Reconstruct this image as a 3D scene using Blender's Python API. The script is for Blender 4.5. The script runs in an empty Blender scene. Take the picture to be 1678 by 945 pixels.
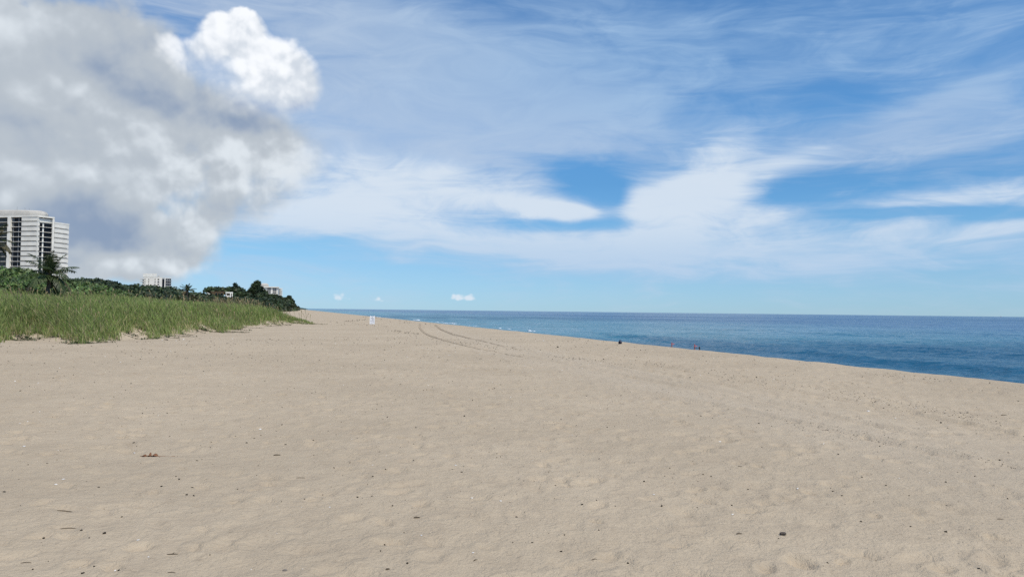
import bpy, math, random
import numpy as np
from mathutils import Vector, Matrix
R = math.radians
scene = bpy.context.scene
col = scene.collection
rng = np.random.default_rng(7)
random.seed(7)

# ------------------------------------------------------------------ camera
F = 1200.0                      # focal length in photo pixels (1678 wide)
PITCH, ROLL = math.atan(36.7 / F), 0.0116
EYE = np.array([0.0, 0.0, 1.6])
_f = np.array([0, math.cos(PITCH), math.sin(PITCH)])
_r0 = np.array([1.0, 0, 0]); _u0 = np.cross(_r0, _f)
_r = math.cos(ROLL) * _r0 + math.sin(ROLL) * _u0
_u = math.cos(ROLL) * _u0 - math.sin(ROLL) * _r0
cam_d = bpy.data.cameras.new('camera'); cam = bpy.data.objects.new('camera', cam_d); col.objects.link(cam)
cam_d.sensor_width = 36; cam_d.lens = 36 * F / 1678; cam_d.clip_start = 0.05; cam_d.clip_end = 90000
cam.matrix_world = Matrix(((_r[0], _u[0], -_f[0], EYE[0]), (_r[1], _u[1], -_f[1], EYE[1]), (_r[2], _u[2], -_f[2], EYE[2]), (0, 0, 0, 1)))
scene.camera = cam
def ray(px, py):
    return _f + (px - 839) / F * _r + (472.5 - py) / F * _u
def on_plane(px, py, z=0.0):          # where a sight line meets the level z
    d = ray(px, py); t = (z - EYE[2]) / d[2]
    return EYE + d * t
def at_y(px, py, y):                  # the point of a sight line at distance y north
    d = ray(px, py); return EYE + d * (y / d[1])
def azel(px, py):
    d = ray(px, py); return math.atan2(d[0], d[1]), math.atan2(d[2], math.hypot(d[0], d[1]))

# ------------------------------------------------------------------ sun, sky, exposure
SUN_EL, SUN_AZ = R(60), R(138)        # azimuth clockwise from +Y (north); the sea lies to the east
sd = bpy.data.lights.new('sun', 'SUN'); sun = bpy.data.objects.new('sun', sd); col.objects.link(sun)
sd.energy = 3.4; sd.angle = R(2.0); sd.color = (1.0, 0.93, 0.82)
to_sun = Vector((math.sin(SUN_AZ) * math.cos(SUN_EL), math.cos(SUN_AZ) * math.cos(SUN_EL), math.sin(SUN_EL)))
sun.rotation_euler = to_sun.to_track_quat('Z', 'Y').to_euler()
sun.location = (0, 0, 60)
vs = scene.view_settings
vs.view_transform = 'Standard'; vs.look = 'None'; vs.gamma = 1; vs.exposure = 0.12; vs.use_curve_mapping = False

class G:
    """tiny expression layer over shader nodes"""
    def __init__(s, tree): s.t = tree
    def n(s, kind, **kw):
        nd = s.t.nodes.new(kind)
        for k, v in kw.items(): setattr(nd, k, v)
        return nd
    def put(s, sock, v):
        if isinstance(v, E): s.t.links.new(v.s, sock)
        elif hasattr(v, 'is_output'): s.t.links.new(v, sock)
        else: sock.default_value = v
    def m(s, op, a, b=0.0, c=0.0):
        nd = s.n('ShaderNodeMath', operation=op)
        for i, v in enumerate((a, b, c)): s.put(nd.inputs[i], v)
        return E(s, nd.outputs[0])
    def clampm(s, a):
        nd = s.n('ShaderNodeMath', operation='ADD', use_clamp=True); s.put(nd.inputs[0], a); nd.inputs[1].default_value = 0
        return E(s, nd.outputs[0])
    def smooth(s, x, lo, hi):
        nd = s.n('ShaderNodeMapRange', interpolation_type='SMOOTHSTEP')
        for i, v in enumerate((x, lo, hi, 0.0, 1.0)): s.put(nd.inputs[i], v)
        return E(s, nd.outputs[0])
    def lin(s, x, lo, hi, a, b):
        nd = s.n('ShaderNodeMapRange')
        for i, v in enumerate((x, lo, hi, a, b)): s.put(nd.inputs[i], v)
        return E(s, nd.outputs[0])
    def vec(s, x, y, z):
        nd = s.n('ShaderNodeCombineXYZ')
        for i, v in enumerate((x, y, z)): s.put(nd.inputs[i], v)
        return E(s, nd.outputs[0])
    def noise(s, v, scale, detail=4, rough=0.5, dist=0.0, out=0, lac=2.0):
        nd = s.n('ShaderNodeTexNoise'); s.put(nd.inputs['Vector'], v)
        s.put(nd.inputs['Scale'], scale); nd.inputs['Detail'].default_value = detail
        nd.inputs['Roughness'].default_value = rough; nd.inputs['Distortion'].default_value = dist; nd.inputs['Lacunarity'].default_value = lac
        return E(s, nd.outputs[out])
    def vor(s, v, scale, detail=0, rough=0.5, feature='F1', rand=1.0, smooth=0.3):
        nd = s.n('ShaderNodeTexVoronoi', feature=feature); s.put(nd.inputs['Vector'], v)
        nd.inputs['Scale'].default_value = scale
        if 'Detail' in nd.inputs: nd.inputs['Detail'].default_value = detail; nd.inputs['Roughness'].default_value = rough
        if feature == 'SMOOTH_F1': nd.inputs['Smoothness'].default_value = smooth
        nd.inputs['Randomness'].default_value = rand
        return E(s, nd.outputs['Distance'])
    def vadd(s, a, b):
        nd = s.n('ShaderNodeVectorMath', operation='ADD'); s.put(nd.inputs[0], a); s.put(nd.inputs[1], b); return E(s, nd.outputs[0])
    def vmul(s, a, b):
        nd = s.n('ShaderNodeVectorMath', operation='MULTIPLY'); s.put(nd.inputs[0], a); s.put(nd.inputs[1], b); return E(s, nd.outputs[0])
    def mix(s, fac, a, b, blend='MIX'):
        nd = s.n('ShaderNodeMix', data_type='RGBA', blend_type=blend)
        s.put(nd.inputs[0], fac)
        for i, v in ((6, a), (7, b)):
            s.put(nd.inputs[i], (*v, 1.0) if isinstance(v, tuple) and len(v) == 3 else v)
        return E(s, nd.outputs[2])
class E:
    def __init__(s, g, sock): s.g = g; s.s = sock
    def __add__(a, b): return a.g.m('ADD', a, b)
    __radd__ = __add__
    def __sub__(a, b): return a.g.m('SUBTRACT', a, b)
    def __rsub__(a, b): return a.g.m('SUBTRACT', b, a)
    def __mul__(a, b): return a.g.m('MULTIPLY', a, b)
    __rmul__ = __mul__
    def __truediv__(a, b): return a.g.m('DIVIDE', a, b)
    def __pow__(a, b): return a.g.m('POWER', a, b)
world = bpy.data.worlds.new('World'); scene.world = world; world.use_nodes = True
def build_sky():
    t = world.node_tree; t.nodes.clear(); g = G(t)
    out = g.n('ShaderNodeOutputWorld'); bg = g.n('ShaderNodeBackground'); bg.inputs['Strength'].default_value = SKY
    t.links.new(bg.outputs[0], out.inputs[0])
    sky = g.n('ShaderNodeTexSky', sky_type='NISHITA', sun_disc=False, sun_elevation=SUN_EL, sun_rotation=SUN_AZ)
    sky.altitude = 0; sky.air_density = 1.0; sky.dust_density = 0.0; sky.ozone_density = 3.0
    base = E(g, sky.outputs[0])
    tc = g.n('ShaderNodeTexCoord'); D = E(g, tc.outputs['Generated'])
    sp = g.n('ShaderNodeSeparateXYZ'); g.put(sp.inputs[0], D)
    x, y, z = (E(g, sp.outputs[i]) for i in range(3))
    az = g.m('ARCTAN2', x, y); el = g.m('ARCSINE', z)
    def gauss(px, py, rx, ry, rot=0.0, amp=1.0, sharp=1.0):
        """soft oval patch of sky, centred on a direction; rot tips it clockwise"""
        a0, e0 = azel(px, py)
        a1, _ = azel(px + 20, py); _, e1 = azel(px, py - 20)
        sx, sy = (a1 - a0) / 20 * rx, (e1 - e0) / 20 * ry
        c, s = math.cos(R(rot)), math.sin(R(rot))
        def axis(ka, ke):
            k = -(a0 * ka + e0 * ke)
            if abs(ke) < 1e-9: return g.m('MULTIPLY_ADD', az_w, ka, k)
            if abs(ka) < 1e-9: return g.m('MULTIPLY_ADD', el_w, ke, k)
            return g.m('MULTIPLY_ADD', az_w, ka, g.m('MULTIPLY_ADD', el_w, ke, k))
        u, v = axis(c / sx, -s / sx), axis(s / sy, c / sy)
        q = g.m('MULTIPLY_ADD', u, u, v * v)
        return g.m('POWER', 0.36788, q), amp
    def total(items):
        acc = None
        for it in items:
            e, amp = gauss(*it); acc = g.m('MULTIPLY_ADD', e, amp, 0.0 if acc is None else acc)
        return acc
    K = 1.0 / SKY
    def c3(r, gg, b):        # sRGB bytes -> radiance before the background strength
        f = lambda v: ((v / 255 + 0.055) / 1.055) ** 2.4 if v > 10 else v / 255 / 12.92
        return (f(r) * K, f(gg) * K, f(b) * K)
    # air: the clear sky between the clouds
    ramp = g.n('ShaderNodeValToRGB'); cr = ramp.color_ramp
    while len(cr.elements) < len(AIR): cr.elements.new(0.5)
    for e_, (deg, c_) in zip(cr.elements, AIR): e_.position = deg / 90; e_.color = (c_[0] / 1.5, c_[1] / 1.5, c_[2] / 1.5, 1)
    g.put(ramp.inputs[0], el * (2 / math.pi))
    base = g.mix(1.0, g.mix(1.0, base, E(g, ramp.outputs[0]), 'MULTIPLY'), (1.5, 1.5, 1.5), 'MULTIPLY')
    # ---- high thin cloud: streaky veil and bright altocumulus
    Ds = g.vmul(D, (1.0, 1.0, 3.2))
    warp = g.noise(Ds, 2.2, 3, 0.55, out=1)
    Dw = g.vadd(Ds, g.vmul(g.vadd(warp, (-0.5, -0.5, -0.5)), (0.22, 0.22, 0.30)))
    wsep = g.n('ShaderNodeSeparateXYZ'); g.put(wsep.inputs[0], warp)
    az_w = az + (E(g, wsep.outputs[0]) - 0.5) * 0.11; el_w = el + (E(g, wsep.outputs[2]) - 0.5) * 0.055
    n1 = g.noise(Dw, 3.0, 6, 0.56); n2 = g.noise(Dw, 9.0, 5, 0.6, 0.8)
    fib = g.noise(g.vmul(Dw, (1.0, 1.0, 4.0)), 7.0, 4, 0.6, 0.6)
    veil = total([(520, 40, 430, 120, 4, 0.75), (760, 150, 330, 90, 8, 0.55), (560, 260, 330, 90, 3, 0.70), (980, 190, 220, 50, 12, 0.30),
                  (1020, 90, 260, 130, 0, 0.50), (640, 210, 260, 70, 0, 0.35), (900, 230, 220, 40, 14, 0.35), (1300, 120, 300, 40, -8, 0.22), (1560, 210, 260, 40, -8, 0.42), (1540, 160, 130, 24, -16, 0.55), (1400, 230, 200, 60, -10, 0.25), (1250, 330, 420, 90, 0, 0.15),
                  (960, 295, 80, 40, 8, -0.75), (940, 362, 120, 12, 2, -0.40), (1320, 305, 110, 24, -8, -0.30), (640, 110, 190, 14, 0, -0.18), (820, 200, 120, 18, 10, -0.2), (1280, 170, 160, 40, 0, -0.25), (560, 415, 230, 26, 0, -0.5)])
    v_a = g.smooth(veil + (n1 - 0.5) * 1.5 + (n2 - 0.5) * 0.9 + (fib - 0.5) * 0.5, -0.16, 0.98)
    alt = total([(480, 362, 110, 24, -12, 0.55), (1003, 335, 26, 44, -15, -1.1), (1090, 225, 60, 30, 0, -0.5), (740, 240, 160, 22, 8, -0.5), (860, 250, 70, 20, 12, -0.35), (600, 225, 40, 20, 0, -0.3), (1500, 455, 200, 12, 0, -0.2), (570, 250, 120, 90, 10, 0.55), (520, 350, 150, 50, 0, 0.55), (700, 340, 240, 60, 3, 0.2), (770, 300, 150, 34, 8, 0.85), (880, 340, 130, 13, 6, 0.75), (600, 320, 230, 62, 2, 0.72), (640, 385, 210, 26, 6, 0.50), (960, 345, 60, 6, 4, 0.5),
                 (1130, 320, 120, 46, 0, 1.6), (1190, 250, 78, 36, -20, 1.25), (1290, 262, 120, 24, -18, 1.05), (1050, 322, 50, 22, 0, 0.5),
                 (1250, 395, 600, 56, 0, 1.15), (1580, 322, 210, 24, -4, 1.1), (960, 415, 260, 36, 3, 0.9), (1620, 385, 160, 26, -4, 0.5), (1050, 370, 160, 30, 0, 0.4),
                 (1430, 440, 300, 26, -2, 0.50), (1150, 455, 260, 16, 0, 0.25), (1600, 215, 160, 12, -6, 0.42), (1620, 50, 40, 9, -8, 0.42), (1500, 258, 34, 5, 0, 0.30), (1480, 220, 60, 8, -30, 0.3),
                 (1470, 354, 110, 8, 1, -1.6), (1640, 358, 60, 9, -3, -1.3), (1290, 318, 60, 16, -12, -0.55), (940, 368, 110, 8, 0, -1.5), (965, 290, 75, 36, 0, -0.8),
                 (670, 430, 70, 8, 6, 0.30), (450, 440, 120, 8, 2, 0.22), (1240, 0, 60, 9, 10, 0.25), (1590, 478, 70, 8, 4, 0.45)])
    n3 = g.noise(g.vmul(Dw, (1.0, 1.0, 0.8)), 16.0, 4, 0.6)
    a_n = (n1 - 0.5) * 0.75 + (n2 - 0.5) * 1.0 + (fib - 0.5) * 0.65 + (n3 - 0.5) * 0.35
    a_d = alt * 0.92 + a_n * 1.15
    a_a = g.smooth(a_d + (g.noise(Dw, 5.0, 4, 0.55, 0.6) - 0.5) * 1.1, 0.15, 1.5)
    c_veil = g.mix(g.smooth(az, -0.55, 0.30), c3(180, 195, 215), c3(152, 184, 218))
    c_veil = g.mix(g.smooth(el + (n2 - 0.5) * 0.15, 0.34, 0.14), c_veil, c3(188, 202, 221))
    sky1 = g.mix(v_a * g.lin(n2, 0.3, 0.7, 0.60, 0.92), base, c_veil)
    c_alt = g.mix(g.smooth(a_d + (n2 - 0.5) * 0.9, 0.40, 1.6), c3(170, 195, 224), c3(207, 219, 232))
    c_alt = g.mix(g.smooth(el, 0.135, 0.06) * 0.75, c_alt, c3(172, 197, 224))
    sky2 = g.mix(a_a * 0.93, sky1, c_alt)
    # ---- heaped cloud: lumps with a lit upper side and a grey underside
    def billow(v):
        w = g.noise(v, 6.0, 1, 0.5, out=1)
        vv = g.vadd(v, g.vmul(g.vadd(w, (-0.5, -0.5, -0.5)), (0.10, 0.10, 0.10)))
        a = g.vor(vv, 7.0, 3, 0.52)
        return (0.75 - a)
    lit = (0.022 * 0.5, -0.004, 0.022)
    def heap(Dv, soft):
        b = billow(Dv); nn = g.noise(Dv, 4.0, 6, 0.58)
        return b, nn
    b0, m0 = heap(D, 1); Dl = g.vadd(D, lit); b1, m1 = heap(Dl, 1)
    az_w, el_w = az + (m0 - 0.5) * 0.07, el + (g.noise(D, 5.0, 5, 0.55) - 0.5) * 0.05
    bf = g.vor(g.vadd(D, g.vmul(g.noise(D, 18.0, 1, 0.5, out=1), (0.02, 0.02, 0.02))), 20.0, 3, 0.55)
    Df = g.vadd(D, tuple(0.35 * q for q in lit)); bf1 = g.vor(g.vadd(Df, g.vmul(g.noise(Df, 18.0, 1, 0.5, out=1), (0.02, 0.02, 0.02))), 20.0, 3, 0.55)
    grad2 = bf1 - bf
    mass = total([(60, 120, 300, 190, 0, 1.25), (230, 250, 260, 130, 15, 1.0), (150, 380, 200, 70, 10, 1.0), (440, 285, 120, 66, 12, 0.85), (350, 375, 110, 36, -28, 0.50), (230, 130, 120, 90, 0, 0.6),
                  (-200, 250, 300, 300, 0, 1.2), (250, 435, 90, 26, -10, 0.5), (60, 440, 150, 60, 0, 0.8), (490, 250, 70, 46, 10, 0.45), (420, 195, 130, 44, 4, 0.85), (520, 290, 60, 50, 0, 0.2)])
    md = mass + (b0 - 0.35) * 0.6 + (m0 - 0.5) * 1.1 + (0.45 - bf) * 0.35 + 0.17
    m_a = g.smooth(md, 0.30, g.lin(az, -0.55, -0.27, 0.66, 1.35))
    grad = (b0 - b1) * 0.9 + (m0 - m1) * 2.2
    tone = total([(450, 265, 120, 55, 12, 0.55), (500, 300, 60, 40, 0, 0.3), (200, 395, 150, 52, 0, -0.62), (130, 340, 90, 36, -10, -0.25), (420, 320, 90, 18, 0, -0.18), (330, 290, 50, 18, 25, 0.30),
                  (240, 330, 80, 26, 0, 0.34), (200, 428, 60, 20, 0, 0.60), (150, 398, 40, 12, -10, 0.25), (280, 360, 60, 14, -20, 0.25), (110, 372, 70, 40, 20, -0.16), (340, 385, 80, 20, -20, 0.30), (270, 165, 110, 70, 0, -0.10),
                  (60, 30, 150, 50, 0, 0.22), (60, 190, 120, 50, 0, -0.14), (130, 285, 60, 24, 0, 0.22), (10, 325, 30, 24, 0, 0.5), (400, 205, 110, 24, 4, -0.85), (300, 440, 60, 16, 0, 0.35), (390, 345, 60, 14, 10, -0.3)])
    mt = (b0 - b1) * 1.5 + (m0 - m1) * 1.1 + grad2 * g.lin(az, -0.62, -0.35, 0.20, 0.6) + tone * 1.25 + (m0 - 0.5) * 0.40 + (g.noise(D, 5.0, 4, 0.5, 0.4) - 0.5) * 0.55 + 0.05
    c_m = g.mix(g.smooth(mt, -1.25, 0.12), c3(136, 153, 178), c3(180, 188, 196))
    c_m = g.mix(g.smooth(mt, 0.0, 0.85), c_m, c3(216, 223, 229))
    sky3 = g.mix(m_a * 0.97, sky2, c_m)
    # the sunlit tower
    az_w, el_w = az + (m0 - 0.5) * 0.045, el + (g.noise(D, 7.0, 5, 0.6) - 0.5) * 0.045
    tower = total([(372, 42, 66, 52, 0, 1.25), (285, 84, 78, 44, 20, 1.05), (420, 70, 90, 50, 0, 0.5), (465, 112, 76, 50, 10, 1.1), (400, 140, 150, 56, 4, 1.1), (505, 145, 50, 40, 0, 0.65), (410, 190, 130, 42, 6, 0.85)])
    td = tower + 0.10 + (b0 - 0.35) * 0.75 + (0.5 - bf) * 0.40 + (m0 - 0.5) * 0.55
    t_a = g.smooth(td, 0.50, g.lin(el, 0.29, 0.38, 1.25, 0.60))
    shade = total([(410, 205, 130, 44, 6, -0.85), (510, 185, 60, 26, -20, -0.5), (280, 175, 90, 34, 10, -0.55), (380, 80, 130, 50, 0, 0.30), (230, 140, 60, 40, 0, -0.3)])
    tt = (b0 - b1) * 1.3 + (m0 - m1) * 1.2 + grad2 * 0.45 + shade + 0.30 + (0.45 - bf) * 0.15 + (g.noise(D, 10.0, 4, 0.5) - 0.5) * 0.6
    c_t = g.mix(g.smooth(tt, -0.80, -0.10), c3(152, 166, 194), c3(204, 212, 222))
    c_t = g.mix(g.smooth(tt, -0.15, 0.40), c_t, c3(241, 244, 248))
    fade = g.smooth(total([(190, 195, 150, 95, 0, 1.0), (262, 128, 50, 26, 20, 0.45), (420, 250, 220, 62, 0, 1.15)]) + (m0 - 0.5) * 0.7, 0.95, 0.05)
    sky4 = g.mix(t_a * fade, sky3, c_t)
    # small heaps far off over the sea
    az_w, el_w = az + (b0 - 0.4) * 0.006, el
    b2 = g.vor(D, 90.0, 1, 0.55)
    smallc = total([(548, 484, 13, 8, 0, 1.2), (560, 491, 18, 5, 0, 0.8), (608, 488, 10, 8, 0, 0.85), (738, 485, 9, 6, 0, 1.3), (760, 485, 13, 7, 0, 1.4), (750, 490, 42, 4, 0, 0.7), (620, 492, 26, 3, 0, 0.5)])
    s_a = g.smooth(smallc + (0.30 - b2) * 0.9, 0.30, 1.05)
    sky5 = g.mix(s_a * 0.72, sky4, c3(222, 228, 236))
    g.put(bg.inputs['Color'], sky5)
    world.cycles.sampling_method = 'MANUAL'; world.cycles.sample_map_resolution = 512
SKY = 0.10
AIR = [(0, (0.40, 0.68, 1.18)), (2.8, (0.49, 0.73, 1.08)), (5.2, (0.52, 0.80, 1.05)), (9.8, (0.44, 0.79, 1.05)), (14, (0.53, 0.94, 1.20)), (23, (0.60, 0.99, 1.25))]   # sea air: bluer than the dry model sky
build_sky()

scene.cycles.max_bounces = 5; scene.cycles.diffuse_bounces = 1; scene.cycles.glossy_bounces = 1; scene.cycles.transmission_bounces = 3; scene.cycles.transparent_max_bounces = 8
scene.cycles.use_denoising = False; scene.cycles.caustics_reflective = False; scene.cycles.caustics_refractive = False

# ------------------------------------------------------------------ helpers
def new_mesh(name, verts, faces, mats=None, smooth=False, mat_idx=None):
    me = bpy.data.meshes.new(name)
    v = np.asarray(verts, dtype=np.float32).reshape(-1, 3)
    if isinstance(faces, np.ndarray):
        nf, k = faces.shape
        me.vertices.add(len(v)); me.vertices.foreach_set('co', v.ravel())
        me.loops.add(nf * k); me.loops.foreach_set('vertex_index', faces.astype(np.int32).ravel())
        me.polygons.add(nf); me.polygons.foreach_set('loop_start', np.arange(0, nf * k, k, dtype=np.int32))
        me.update(calc_edges=True)
    else:
        me.from_pydata([tuple(map(float, p)) for p in v], [], faces); me.update()
    for m in (mats or []): me.materials.append(m)
    if mat_idx is not None: me.polygons.foreach_set('material_index', np.asarray(mat_idx, dtype=np.int32))
    if smooth: me.polygons.foreach_set('use_smooth', np.ones(len(me.polygons), dtype=bool))
    return me
def link(name, me, parent=None, loc=None):
    o = bpy.data.objects.new(name, me); col.objects.link(o)
    if parent is not None: o.parent = parent
    if loc is not None: o.location = tuple(map(float, loc))
    return o
def tag(o, label, cat, group=None):
    o['label'] = label; o['category'] = cat
    if group: o['group'] = group
    return o
def kind(o, k, label=None):
    o['kind'] = k
    if label: o['label'] = label
    return o
def empty(name, loc, rz=0.0):
    o = bpy.data.objects.new(name, None); col.objects.link(o); o.location = tuple(map(float, loc)); o.rotation_euler = (0, 0, rz)
    o.empty_display_size = 0.3
    return o
def copy_tree(o, parent=None):
    c = o.copy(); col.objects.link(c); c.parent = parent
    for ch in o.children: copy_tree(ch, c)
    return c
class MB:
    """collects boxes, prisms and tubes into one mesh"""
    def __init__(s): s.v = []; s.f = []
    def add(s, verts, faces):
        n = len(s.v); s.v += [tuple(p) for p in verts]; s.f += [tuple(i + n for i in f) for f in faces]; return s
    def box(s, x0, x1, y0, y1, z0, z1):
        return s.add([(x0, y0, z0), (x1, y0, z0), (x1, y1, z0), (x0, y1, z0), (x0, y0, z1), (x1, y0, z1), (x1, y1, z1), (x0, y1, z1)],
                     [(0, 3, 2, 1), (4, 5, 6, 7), (0, 1, 5, 4), (1, 2, 6, 5), (2, 3, 7, 6), (3, 0, 4, 7)])
    def prism(s, pts, z0, z1):
        """pts: plan outline, counter-clockwise"""
        n = len(pts)
        return s.add([(x, y, z0) for x, y in pts] + [(x, y, z1) for x, y in pts],
                     [tuple(range(n - 1, -1, -1)), tuple(range(n, 2 * n))] + [(i, (i + 1) % n, n + (i + 1) % n, n + i) for i in range(n)])
    def slab(s, a, b, depth, z0, z1, proud=0.0):
        """a box standing on the plan line a-b, reaching depth behind it (to the left of a->b) and proud in front"""
        d = np.array(b, float) - a; L = np.hypot(*d); d /= L; nrm = np.array([-d[1], d[0]])
        a = np.array(a, float); b = np.array(b, float)
        p = [a - nrm * proud, b - nrm * proud, b + nrm * depth, a + nrm * depth]
        return s.prism(p, z0, z1)
    def tube(s, pts, radii, k=6, cap=True):
        pts = np.asarray(pts, float); n0 = len(s.v); n = len(pts)
        if np.isscalar(radii): radii = [radii] * n
        for i in range(n):
            t = pts[min(i + 1, n - 1)] - pts[max(i - 1, 0)]; t /= (np.linalg.norm(t) + 1e-9)
            a = np.cross(t, (0.31, 0.17, 0.93) if abs(t[2]) < 0.9 else (1, 0, 0)); a /= np.linalg.norm(a); b = np.cross(t, a)
            for j in range(k):
                w = 2 * math.pi * j / k; s.v.append(tuple(pts[i] + radii[i] * (math.cos(w) * a + math.sin(w) * b)))
        for i in range(n - 1):
            for j in range(k):
                s.f.append((n0 + i * k + j, n0 + i * k + (j + 1) % k, n0 + (i + 1) * k + (j + 1) % k, n0 + (i + 1) * k + j))
        if cap:
            s.f.append(tuple(n0 + j for j in range(k - 1, -1, -1))); s.f.append(tuple(n0 + (n - 1) * k + j for j in range(k)))
        return s
    def build(s, name, m, parent=None, smooth=False, loc=None):
        return link(name, new_mesh(name, s.v, s.f, [m], smooth), parent, loc)

def mat(name, color, rough=0.8, spec=0.3, noise=None, trans=0.0, bump=None):
    """principled material; noise = (scale, amount) breaks the colour up, trans lets light through thin leaves"""
    m = bpy.data.materials.new(name); m.use_nodes = True; t = m.node_tree; g = G(t)
    p = t.nodes['Principled BSDF']; p.inputs['Base Color'].default_value = (*color, 1); p.inputs['Roughness'].default_value = rough
    p.inputs['Specular IOR Level'].default_value = spec
    csock = None
    if noise:
        geo = g.n('ShaderNodeNewGeometry'); n = g.noise(E(g, geo.outputs['Position']), noise[0], 4, 0.6)
        lo = tuple(c * (1 - noise[1]) for c in color); hi = tuple(min(1, c * (1 + noise[1])) for c in color)
        csock = g.mix(g.smooth(n, 0.3, 0.7), lo, hi); g.put(p.inputs['Base Color'], csock)
    if bump:
        geo = g.n('ShaderNodeNewGeometry'); b = g.n('ShaderNodeBump'); b.inputs['Strength'].default_value = bump[1]; b.inputs['Distance'].default_value = bump[2]
        g.put(b.inputs['Height'], g.noise(E(g, geo.outputs['Position']), bump[0], 4, 0.6)); t.links.new(b.outputs[0], p.inputs['Normal'])
    if trans:
        tr = g.n('ShaderNodeBsdfTranslucent'); mx = g.n('ShaderNodeMixShader'); mx.inputs[0].default_value = trans
        if csock: g.put(tr.inputs[0], csock)
        else: tr.inputs[0].default_value = (*color, 1)
        t.links.new(p.outputs[0], mx.inputs[1]); t.links.new(tr.outputs[0], mx.inputs[2]); t.links.new(mx.outputs[0], t.nodes['Material Output'].inputs[0])
    return m
def attr_leaf_mat(name, trans=0.25, rough=0.6, spec=0.25):
    """leaf material coloured by the mesh attribute 'tint' (each blade or leaf has its own green)"""
    m = bpy.data.materials.new(name); m.use_nodes = True; t = m.node_tree; g = G(t)
    p = t.nodes['Principled BSDF']; p.inputs['Roughness'].default_value = rough; p.inputs['Specular IOR Level'].default_value = spec
    a = g.n('ShaderNodeAttribute', attribute_name='tint'); t.links.new(a.outputs['Color'], p.inputs['Base Color'])
    tr = g.n('ShaderNodeBsdfTranslucent'); mx = g.n('ShaderNodeMixShader'); mx.inputs[0].default_value = trans
    t.links.new(a.outputs['Color'], tr.inputs[0])
    t.links.new(p.outputs[0], mx.inputs[1]); t.links.new(tr.outputs[0], mx.inputs[2]); t.links.new(mx.outputs[0], t.nodes['Material Output'].inputs[0])
    return m
def set_tint(me, cols):
    """cols: one colour per vertex"""
    a = me.attributes.new('tint', 'FLOAT_COLOR', 'POINT')
    c = np.ones((len(me.vertices), 4), dtype=np.float32); c[:, :3] = cols; a.data.foreach_set('color', c.ravel())

# gradient noise on numpy arrays
_perm = np.random.default_rng(3).permutation(4096).astype(np.int64)
_ga = np.random.default_rng(4).uniform(0, 2 * math.pi, 4096)
_gx, _gy = np.cos(_ga), np.sin(_ga)
def pnoise(x, y):
    xi = np.floor(x).astype(np.int64); yi = np.floor(y).astype(np.int64); xf = x - xi; yf = y - yi
    u = xf * xf * xf * (xf * (xf * 6 - 15) + 10); v = yf * yf * yf * (yf * (yf * 6 - 15) + 10)
    def gr(i, j, dx, dy):
        h = _perm[(_perm[i & 4095] + j) & 4095]; return _gx[h] * dx + _gy[h] * dy
    a = gr(xi, yi, xf, yf); b = gr(xi + 1, yi, xf - 1, yf); c = gr(xi, yi + 1, xf, yf - 1); d = gr(xi + 1, yi + 1, xf - 1, yf - 1)
    return (a + u * (b - a)) + v * ((c + u * (d - c)) - (a + u * (b - a)))
def fbm(x, y, octaves=4, gain=0.5):
    s = 0; a = 1.0
    for i in range(octaves): s = s + a * pnoise(x * 2 ** i + 17.3 * i, y * 2 ** i - 9.1 * i); a *= gain
    return s
def sstep(x, a, b):
    t = np.clip((x - a) / (b - a), 0, 1); return t * t * (3 - 2 * t)

# ------------------------------------------------------------------ the lie of the land
# beach axes: u runs along the shore to the north-north-west, v towards the sea
UX, UY = -0.287, 0.958
SEA_Z = -1.5
CREST_V = 16.4
def uv_of(x, y): return UX * x + UY * y, UY * x - UX * y
def xy_of(u, v): return UX * u + UY * v, UY * u - UX * v
# front edge of the dune grass, as plan points (from where the photo shows it meet the sand), west to east along the view
_edge_px = [(-420, 590), (-300, 585), (-160, 572), (-60, 563), (0, 560), (50, 553), (80, 556), (140, 565), (190, 556), (225, 549), (255, 556), (300, 549), (330, 543), (365, 548), (395, 538), (440, 533), (480, 531), (528, 531)]
_edge = np.array([on_plane(px, py)[:2] for px, py in _edge_px])
_ang = np.arctan2(_edge[:, 0], _edge[:, 1]); _rad = np.hypot(_edge[:, 0], _edge[:, 1])
_tip = _ang[-1]
_sm_a = np.linspace(_ang[0], _ang[-1], 400); _sm_r = np.convolve(np.pad(np.interp(_sm_a, _ang, _rad), 40, mode='edge'), np.hanning(81) / np.hanning(81).sum(), 'valid')
def dune_depth(x, y):
    """metres behind the grass edge along the sight line (negative in front)"""
    a = np.arctan2(x, y); r = np.hypot(x, y)
    e = np.interp(a, _sm_a, _sm_r, left=_rad[0], right=_rad[-1]) + np.maximum(a - _tip, 0) * 900
    return r - e
def veg_v(u):
    """seaward limit of the vegetation beyond the grass tip"""
    return np.interp(u, [0, 60, 78, 92, 110, 150, 250, 500, 700, 5000], [-14, -6, 2.2, 0.5, -5.5, -8, -9, -7, -1.0, -6])
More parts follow.
